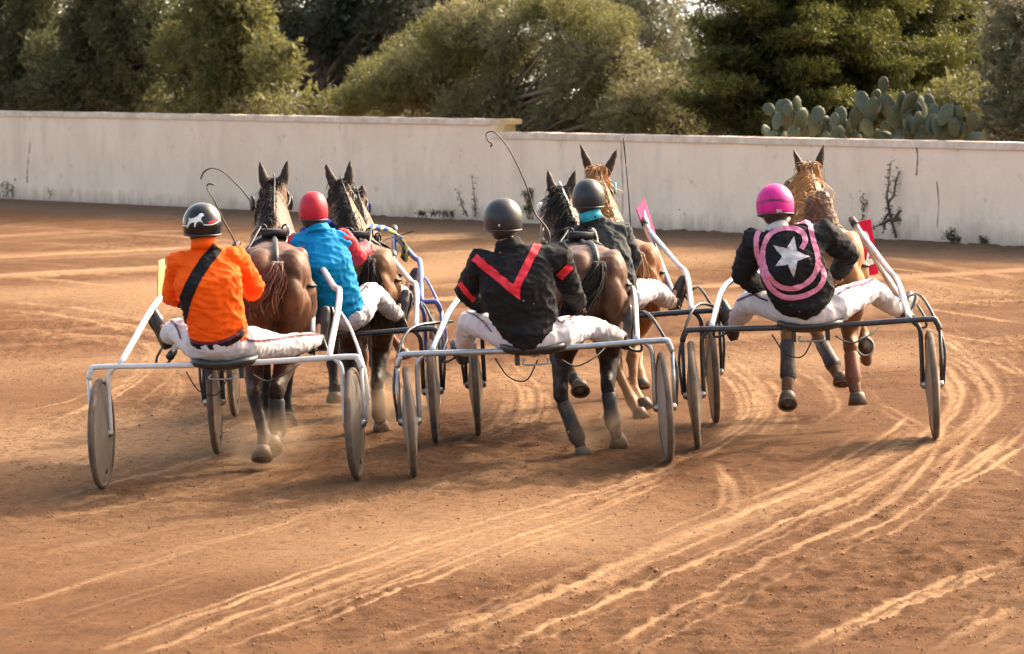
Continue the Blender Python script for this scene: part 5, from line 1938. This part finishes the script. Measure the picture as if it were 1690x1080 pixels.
# ---- B: black jacket with red V
hB = horse('brown horse with mud on its neck, leaning left ahead of the red V jacket', rB, (978, 402, 1.0), (952, 398, 1.95), (926, 314, 2.7), ((903, 276), (951, 274)),
           dict(hl=((925, 652, .75), (953, 724, .70), (965, 757, .66)), hr=((1003, 640, .85), (1012, 700, .80), (1022, 737, .88)), fl=((932, 600, 1.85), (948, 625, 1.62), (958, 646, 1.5)), fr=((1000, 605, 2.2), (1006, 660, 2.15), (1010, 690, 2.1))),
           'coat_b', 'hair_black', nooff=dict(fl=BK), mane=1, head_yaw=-14, wid=.95, extras=dict(leg_boot_hr='leg_boot', leg_boot_hl='leg_boot', tail_swing=-.18, tail_len=.45, spread=.5, bridle='white_strap', mane_n=260, forelock=80, blow=1.4), blink='white_strap')
tl, tr_ = tips(rB, hB, 989, 412)
sB = sulky(rB, 'grey steel sulky carrying the red V jacket, in the middle', 'grey_metal', tl, tr_, lean=(1.5, 1.0), disc='disc_pale', shaft_m='silver_metal', bend=(.48, .71, .75, 1.01), rear=(.46, .63, .70, .73), brace_m='dark_metal')
JB = dict(pelvis=(880, 556, .02), waist=(868, 528, -.03), chest=(852, 470, -.08), neck=(839, 402, -.02), head=(830, 362, .03),
          shl=(797, 430, -.04), shr=(920, 420, .0), ell=(770, 482, .14), elr=(940, 472, .14), wrl=(815, 515, .46), wrr=(955, 502, .42),
          hipl=(850, 556, .06), hipr=(922, 552, .06), knl=(775, 530, .42), anl=(765, 580, .68), tol=(752, 560, .86), knr=(968, 540, .42), anr=(1022, 556, .70), tor=(1030, 506, .74))
pB = person('person in a black jacket with a red V on the back, grey helmet', rB, JB, 'black_cloth', 'helmet_grey', hem=(870, 578, -.06), chest_w=.235, waist_w=.205, arms=(.088, .074, .055))
bj = world_bvh([pB['jacket']])
decal('red_chevron', M['red_trim'], pB['root'], bj, strip([(783, 425), (852, 483)], 13) + strip([(849, 480), (889, 400)], 13) + [[(842, 474), (859, 470), (858, 495), (850, 490)]], .006)
decal('arm_band', M['red_trim'], pB['root'], bj, strip([(759, 467), (771, 484), (782, 496)], 9), .005)
decal('arm_band', M['red_trim'], pB['root'], bj, strip([(923, 458), (934, 446), (941, 439)], 13), .005)
bt = world_bvh([pB['trousers']])
decal('piping', M['maroon_trim'], pB['trousers'], bt, strip([(760, 511), (780, 519), (798, 532), (812, 548)], 2), .004)
decal('piping', M['maroon_trim'], pB['trousers'], bt, strip([(920, 527), (927, 533), (945, 522), (985, 518)], 2), .004)
bh = world_bvh([pB['helmet']])
decal('badge', M['white_paint'], pB['helmet'], bh, [[(822.5, 371), (825, 370), (825.5, 373.5), (823, 374)]], .004, cell=2)
reins(hB, pB, white=[W(985, 402, rB.d + 1.75), W(974, 426, rB.d + 1.2), W(963, 450, rB.d + .75)])
# ---- C: pink helmet
hC = horse('pale chestnut horse with tail bound in a knot, ahead of the pink helmet', rC, (1372, 372, 1.0), (1352, 358, 1.95), (1337, 278, 2.7), ((1309, 243), (1360, 234)),
           dict(hl=((1299, 552, .70), (1301, 622, .50), (1300, 668, .38)), hr=((1404, 575, .90), (1408, 625, .82), (1416, 668, .78)), fl=((1352, 560, 1.8), (1376, 604, 1.5), (1390, 634, 1.38)), fr=((1424, 552, 2.1), (1430, 594, 1.82), (1428, 572, 1.58))),
           'coat_c', 'hair_gold', nooff=dict(hl=BK, fl=BK2, fr=(.1, -.9, .25)), mane=1, tail='knot', extras=dict(knot=(1352, 322, .72), mane_n=210, forelock=110, blow=1.6, tuft=1.6, leg_boot_hl='leg_boot', leg_boot_hr='leg_boot_tan', leg_boot_fl='leg_boot'), head_yaw=-24, wid=.92)
tl, tr_ = tips(rC, hC, 1402, 368)
sC = sulky(rC, 'black sulky with bright shafts under the pink helmet rider, at the right', 'dark_metal', tl, tr_, lean=(1.5, 1.0), shaft_m='silver_metal', rear=(.52, .68, .70, .74), bend=(.57, .62, .75, .95), base=.64)
JC = dict(pelvis=(1338, 516, .02), waist=(1328, 492, -.05), chest=(1308, 440, -.10), neck=(1284, 382, -.0), head=(1279, 338, .05),
          shl=(1247, 396, -.02), shr=(1358, 384, .0), ell=(1226, 452, .12), elr=(1399, 420, .12), wrl=(1258, 478, .46), wrr=(1382, 452, .42),
          hipl=(1308, 510, .06), hipr=(1378, 506, .06), knl=(1236, 498, .44), anl=(1213, 536, .70), tol=(1197, 498, .78), knr=(1438, 478, .44), anr=(1484, 514, .74), tor=(1497, 480, .90))
pC = person('person in a pink helmet and black jacket with white star and swirl', rC, JC, 'black_cloth', 'helmet_pink', chest_w=.22, waist_w=.205, hem=(1338, 524, -.06), helm_tilt=(-.05, .12), arms=(.092, .078, .055), collar='pale_trim')
bj = world_bvh([pC['jacket']])
def z8(l):
    return [(1170 + x / 3.858, 290 + y / 3.858) for x, y in l]
swirl = [(588, 470), (612, 425), (600, 375), (560, 345), (500, 337), (430, 350), (375, 395), (348, 460), (345, 530), (362, 600), (400, 660), (455, 705), (530, 718), (605, 695), (660, 645), (688, 580), (690, 510), (668, 430), (652, 360), (640, 310), (600, 292), (545, 300)]
swirl2 = [(695, 560), (722, 600), (728, 660), (690, 720), (600, 765), (500, 775), (430, 745), (378, 690), (345, 620), (318, 540), (303, 460), (308, 380), (345, 330), (420, 300), (480, 282)]
decal('pink_swirl', M['pink_trim'], pC['root'], bj, strip(z8(swirl), 8.5), .006)
decal('pink_swirl', M['pink_trim'], pC['root'], bj, strip(z8(swirl2), 8.5), .005)
star = [(541, 388), (560, 480), (638, 518), (562, 548), (540, 648), (505, 568), (424, 580), (466, 518), (408, 445), (495, 462)]
decal('star', M['pale_trim'], pC['root'], bj, [z8(star)], .006)
bt = world_bvh([pC['trousers']])
decal('piping', M['purple_trim'], pC['trousers'], bt, strip([(1217, 497), (1230, 491), (1244, 487), (1256, 493), (1268, 497)], 3), .004)
decal('piping', M['purple_trim'], pC['trousers'], bt, strip([(1384, 485), (1394, 479), (1404, 474), (1424, 469), (1444, 461)], 3.2), .004)
bh = world_bvh([pC['helmet']])
ps = text_mesh('LC.TUMBARELLO')
x0 = min(x for p_ in ps for x, y in p_); x1 = max(x for p_ in ps for x, y in p_)
def arc(p_):
    o_ = []
    for x, y in p_:
        t = (x - x0) / (x1 - x0)
        o_.append((1250 + 57 * t, 336 - 7.5 * math.sin(math.pi * (.10 + .72 * t)) + 2 - y * 6.4))
    return o_
decal('lettering', M['black_paint'], pC['helmet'], bh, [arc(p_) for p_ in ps], .003, cell=2)
ps = text_mesh('SH')
decal('lettering', M['white_paint'], pC['helmet'], bh, [[(1285.5 + x * 7.5, 348.5 - y * 7.5) for x, y in p_] for p_ in ps], .003, cell=2)
reins(hC, pC)
q = [W(1412, 367, rC.d + 2.0), W(1437, 362, rC.d + 2.06), W(1449, 452, rC.d + 2.06), W(1425, 457, rC.d + 2.0)]
plate(sC, q, 'red_plate', '2', 'white_paint', (.58, .62))
# ---- D: blue vest, red helmet
hD = horse('bright bay horse with dark dappled neck, ahead of the blue vest', rD, (604, 400, 1.0), (590, 390, 1.95), (563, 303, 2.7), ((536, 264), (578, 261)),
           dict(hl=((578, 628, .72), (576, 680, .66), (582, 706, .7)), hr=((622, 636, .80), (626, 686, .76), (630, 712, .8)), fl=((548, 598, 1.9), (552, 640, 1.8), (552, 664, 1.75)), fr=((618, 600, 2.1), (640, 625, 1.85), (650, 640, 1.7))),
           'coat_d', 'hair_black', mane=1, head_yaw=-10, wid=.9, extras=dict(leg_boot_hr='leg_boot', tail_len=.5, spread=.7, mane_n=220))
tl, tr_ = tips(rD, hD, 645, 422)
sD = sulky(rD, 'silver sulky with dark crossbar, carrying the blue vest, behind the white one', 'dark_metal', tl, tr_, lean=(0.5, 0.8), shaft_m='silver_metal', disc='disc_pale', bend=(.55, .65, .7, 1.0), cables=False)
JD = dict(pelvis=(562, 520, .02), waist=(553, 490, -.04), chest=(536, 436, -.08), neck=(523, 378, -.04), head=(517, 347, .0),
          shl=(492, 398, -.02), shr=(566, 392, .02), ell=(480, 450, .14), elr=(588, 422, .12), wrl=(510, 480, .45), wrr=(606, 408, .42),
          hipl=(535, 518, .06), hipr=(590, 515, .06), knl=(490, 495, .42), anl=(470, 530, .70), tol=(462, 492, .76), knr=(612, 482, .36), anr=(655, 522, .70), tor=(664, 482, .78))
pD = person('person in a bright blue vest with red sleeves and a red helmet', rD, JD, 'blue_cloth', 'helmet_red', sleeve='red_cloth', chest_w=.185, waist_w=.17, helm_r=(.100, .13, .128))
bt = world_bvh([pD['trousers']])
decal('piping', M['maroon_trim'], pD['trousers'], bt, strip([(590, 486), (600, 478), (610, 467)], 2.4), .004)
reins(hD, pD)
# ---- F: dark jacket with teal collar
hF = horse('chestnut horse with golden mane and blue blinkers, ahead of the teal collar', rF, (1042, 392, 1.0), (1012, 366, 1.95), (988, 284, 2.7), ((957, 234), (1020, 240)),
           dict(hl=((1018, 610, .78), (1042, 662, .60), (1058, 690, .52)), hr=((1044, 592, .85), (1046, 645, .70), (1066, 674, .6)), fl=((1000, 590, 1.9), (1004, 630, 1.8), (1006, 655, 1.75)), fr=((1052, 580, 2.1), (1056, 615, 1.95), (1060, 640, 1.85))),
           'coat_f', 'hair_gold', mane=1, blink='teal_cloth', head_yaw=12, wid=.92, extras=dict(mane_n=330, forelock=150, blow=1.3, tuft=1.8, tail_len=.5, spread=.7))
tl, tr_ = tips(rF, hF, 1053, 368)
sF = sulky(rF, 'silver sulky with black crossbar and pink number plate, far in the middle', 'dark_metal', tl, tr_, lean=(0.5, 1.0), shaft_m='silver_metal', rear=(.55, .62, .70, .80), bend=(.60, .72, .75, .96), base=.69, cables=False)
JF = dict(pelvis=(1008, 492, .02), waist=(1004, 468, -.03), chest=(994, 425, -.07), neck=(975, 360, -.04), head=(971, 326, .0),
          shl=(950, 384, -.02), shr=(1024, 378, .02), ell=(938, 435, .12), elr=(1045, 426, .12), wrl=(965, 460, .45), wrr=(1036, 450, .42),
          hipl=(980, 494, .06), hipr=(1036, 490, .06), knl=(925, 478, .40), anl=(905, 520, .70), tol=(896, 480, .76), knr=(1076, 478, .40), anr=(1108, 500, .70), tor=(1122, 460, .74))
pF = person('person in a plain black jacket with a teal collar and a grey helmet', rF, JF, 'green_black_cloth', 'helmet_grey', collar='teal_cloth', chest_w=.20, waist_w=.19, helm_r=(.112, .135, .128))
reins(hF, pF)
q = [W(1050, 345, rF.d + 1.9), W(1063, 328, rF.d + 2.12), W(1081, 385, rF.d + 2.12), W(1068, 392, rF.d + 1.9)]
plate(sF, q, 'pink_plate', '4', 'white_paint', (.38, .5))
# ---- E: far rig with the blue frame
hE = horse('red brown horse with a blue cap and a plaid back pad, hidden behind the bay', rE, (618, 404, 1.0), (606, 396, 1.95), (589, 318, 2.6), ((580, 298), (598, 300)),
           dict(hl=((600, 590, .75), (600, 640, .7), (602, 665, .7)), hr=((640, 548, .85), (658, 572, .70), (668, 590, .6)), fl=((590, 580, 1.9), (592, 610, 1.85), (592, 635, 1.8)), fr=((620, 580, 2.05), (622, 610, 2.0), (624, 632, 2.0))),
           'coat_e', 'hair_black', mane=1, blink='navy_cloth', extras=dict())
tl, tr_ = tips(rE, hE, 638, 380)
sE = sulky(rE, 'blue tubed sulky furthest back, behind the silver one', 'blue_metal', tl, tr_, lean=(0, .5), cables=False, bend=(.58, .66, .75, 1.0), base=.67)
JE = dict(pelvis=(552, 482, .02), waist=(548, 455, -.03), chest=(540, 415, -.06), neck=(530, 370, -.04), head=(516, 342, .0),
          shl=(508, 388, -.02), shr=(562, 386, .02), ell=(508, 420, .12), elr=(596, 418, .12), wrl=(532, 440, .45), wrr=(588, 440, .42),
          hipl=(535, 484, .06), hipr=(584, 482, .06), knl=(500, 470, .40), anl=(478, 495, .70), tol=(470, 462, .76), knr=(628, 470, .40), anr=(668, 486, .70), tor=(680, 448, .74))
pE = person('person in navy almost hidden behind the bay horse, in the blue sulky', rE, JE, 'navy_cloth', 'helmet_blue', chest_w=.17, waist_w=.165, helm_r=(.098, .122, .115))
reins(hE, pE)
# plaid pad on E's back
def plaid():
    m, nt, p = new_mat('plaid_cloth')
    tc = N(nt, 'ShaderNodeTexCoord')
    sx = N(nt, 'ShaderNodeSeparateXYZ')
    nt.links.new(tc.outputs['Object'], sx.inputs[0])
    col = (0.02, 0.06, 0.30)
    for ch, ph in ((0, 0.0), (2, .4)):
        a = N(nt, 'ShaderNodeMath', operation='MULTIPLY'); a.inputs[1].default_value = 16
        nt.links.new(sx.outputs[ch], a.inputs[0])
        b = N(nt, 'ShaderNodeMath', operation='FRACT'); nt.links.new(a.outputs[0], b.inputs[0])
        c = N(nt, 'ShaderNodeMath', operation='GREATER_THAN'); c.inputs[1].default_value = .62
        nt.links.new(b.outputs[0], c.inputs[0])
        col = mix(nt, c.outputs[0], col, (0.45, 0.47, 0.08))
    nt.links.new(col, p.inputs['Base Color'])
    p.inputs['Roughness'].default_value = .85
    return m
mb = MB()
c = W(620, 388, rE.d + 1.35)
rings = []
for i in range(13):
    a = math.pi * (-.12 + 1.24 * i / 12)
    o_ = hE['right'] * math.cos(a) * .24 + V((0, 0, 1)) * (math.sin(a) * .19)
    rings.append([c + o_ * .93 - hE['fwd'] * .2 - V((0, 0, .13)), c + o_ * 1.03 - hE['fwd'] * .2 - V((0, 0, .13)), c + o_ * 1.03 + hE['fwd'] * .3 - V((0, 0, .13)), c + o_ * .93 + hE['fwd'] * .3 - V((0, 0, .13))])
mb.ring_loft(rings)
mb.build('plaid_pad', plaid(), hE['root'])
# ---- whips
whip('thin black whip with a hooked tip, held by the orange jacket rider', [(414, 486), (392, 410), (368, 362), (352, 328), (342, 312), (344, 304), (353, 305)], [rA.d + .42, rA.d + .35, rA.d + .3, rA.d + .26, rA.d + .25, rA.d + .25, rA.d + .25])
whip('whip curving left beside the dark bay head, held by the blue vest rider', [(508, 480), (470, 420), (412, 330), (388, 302), (368, 284), (350, 278), (337, 284), (331, 296)], [rD.d + .45, rD.d + .8] + [rD.d + 1.1] * 6)
whip('long whip arching left in front of the wall step, held by the red V rider', [(815, 515), (905, 405), (882, 350), (868, 305), (842, 250), (818, 220), (803, 220), (805, 232), (812, 238), (809, 243)], [rB.d + .46, rB.d + .6] + [rB.d + .7] * 8)
whip('upright whip beside the golden mane, held by the teal collar rider', [(1036, 450), (1041, 390), (1038, 330), (1033, 270), (1029, 228)], [rF.d + .42] * 5)
whip('whip pointing right from the blue sulky in the far row', [(588, 440), (630, 400), (660, 389), (684, 381)], [rE.d + .42, rE.d + .7, rE.d + .8, rE.d + .8])
# ---- grit thrown up by the hooves and wheels
pts, szs = [], []
for (px, py, d_, n, sx_, sz_) in ((440, 748, rA.d + .5, 90, .22, .13), (1015, 735, rB.d + .8, 60, .25, .12), (960, 740, rB.d + .6, 40, .2, .12), (1340, 530, rC.d - .1, 60, .18, .10), (1395, 650, rC.d + .7, 40, .3, .15), (630, 715, rD.d + .8, 70, .22, .12), (1060, 690, rF.d + .5, 30, .2, .1), (870, 460, rB.d - .3, 40, .5, .3)):
    for i in range(n):
        c = W(px, py, d_)
        q = c + V((random.gauss(0, sx_), random.gauss(0, .2), abs(random.gauss(0, sz_)) if py > 600 else random.gauss(0, sz_)))
        q.z = max(q.z, gz(q.x) + .01)
        pts.append(tuple(q))
        szs.append(0.002 + .006 * random.random() ** 3)
tag(lumps('flying_grit', pts, szs, M['clod']), 'specks of sandy earth thrown up behind the hooves', None, None, 'stuff')
# ---- light dust hanging round the hooves
def dust(label, px, py, d, rx, ry, rz, dens):
    c = W(px, py, d)
    mb = MB()
    mb.ellipsoid(V((c.x, c.y, gz(c.x) + rz * .75)), V((rx, 0, 0)), V((0, ry, 0)), V((0, 0, rz)), 20, 12)
    m = bpy.data.materials.new('dust_cloud')
    m.use_nodes = True
    nt = m.node_tree
    nt.nodes.clear()
    out = N(nt, 'ShaderNodeOutputMaterial')
    pv = N(nt, 'ShaderNodeVolumePrincipled')
    pv.inputs['Color'].default_value = (0.80, 0.55, 0.36, 1)
    pv.inputs['Anisotropy'].default_value = 0.3
    tc = N(nt, 'ShaderNodeTexCoord')
    nz = N(nt, 'ShaderNodeTexNoise')
    nz.inputs['Scale'].default_value = 4.0
    nz.inputs['Detail'].default_value = 4
    nt.links.new(tc.outputs['Object'], nz.inputs['Vector'])
    mr = N(nt, 'ShaderNodeMapRange')
    mr.inputs[1].default_value = 0.42
    mr.inputs[2].default_value = 0.75
    nt.links.new(nz.outputs[0], mr.inputs[0])
    ln_ = N(nt, 'ShaderNodeVectorMath', operation='MULTIPLY')      # thins out towards its edge
    ln_.inputs[1].default_value = (1 / rx, 1 / ry, 1 / rz)
    nt.links.new(tc.outputs['Object'], ln_.inputs[0])
    le = N(nt, 'ShaderNodeVectorMath', operation='LENGTH')
    nt.links.new(ln_.outputs[0], le.inputs[0])
    m2 = N(nt, 'ShaderNodeMapRange')
    m2.inputs[1].default_value = 1.0
    m2.inputs[2].default_value = 0.35
    nt.links.new(le.outputs['Value'], m2.inputs[0])
    mu = N(nt, 'ShaderNodeMath', operation='MULTIPLY')
    nt.links.new(mr.outputs[0], mu.inputs[0])
    nt.links.new(m2.outputs[0], mu.inputs[1])
    m3 = N(nt, 'ShaderNodeMath', operation='MULTIPLY')
    m3.inputs[1].default_value = dens
    nt.links.new(mu.outputs[0], m3.inputs[0])
    nt.links.new(m3.outputs[0], pv.inputs['Density'])
    nt.links.new(pv.outputs[0], out.inputs['Volume'])
    o = mb.build('dust_cloud', m)
    ctr = V((c.x, c.y, gz(c.x) + rz * .75))
    for v in o.data.vertices:
        v.co = v.co - ctr
    o.location = ctr
    tag(o, label, None, None, 'stuff')
dust('puff of sandy dust at the dark bay horse hooves', 442, 752, rA.d + .6, .34, .5, .24, 3.2)
dust('puff of sandy dust behind the bright bay horse', 625, 712, rD.d + .8, .42, .6, .25, 3.5)
dust('puff of sandy dust at the hooves of the brown horse', 1005, 745, rB.d + .8, .45, .6, .20, 1.8)
bpy.context.view_layer.update()
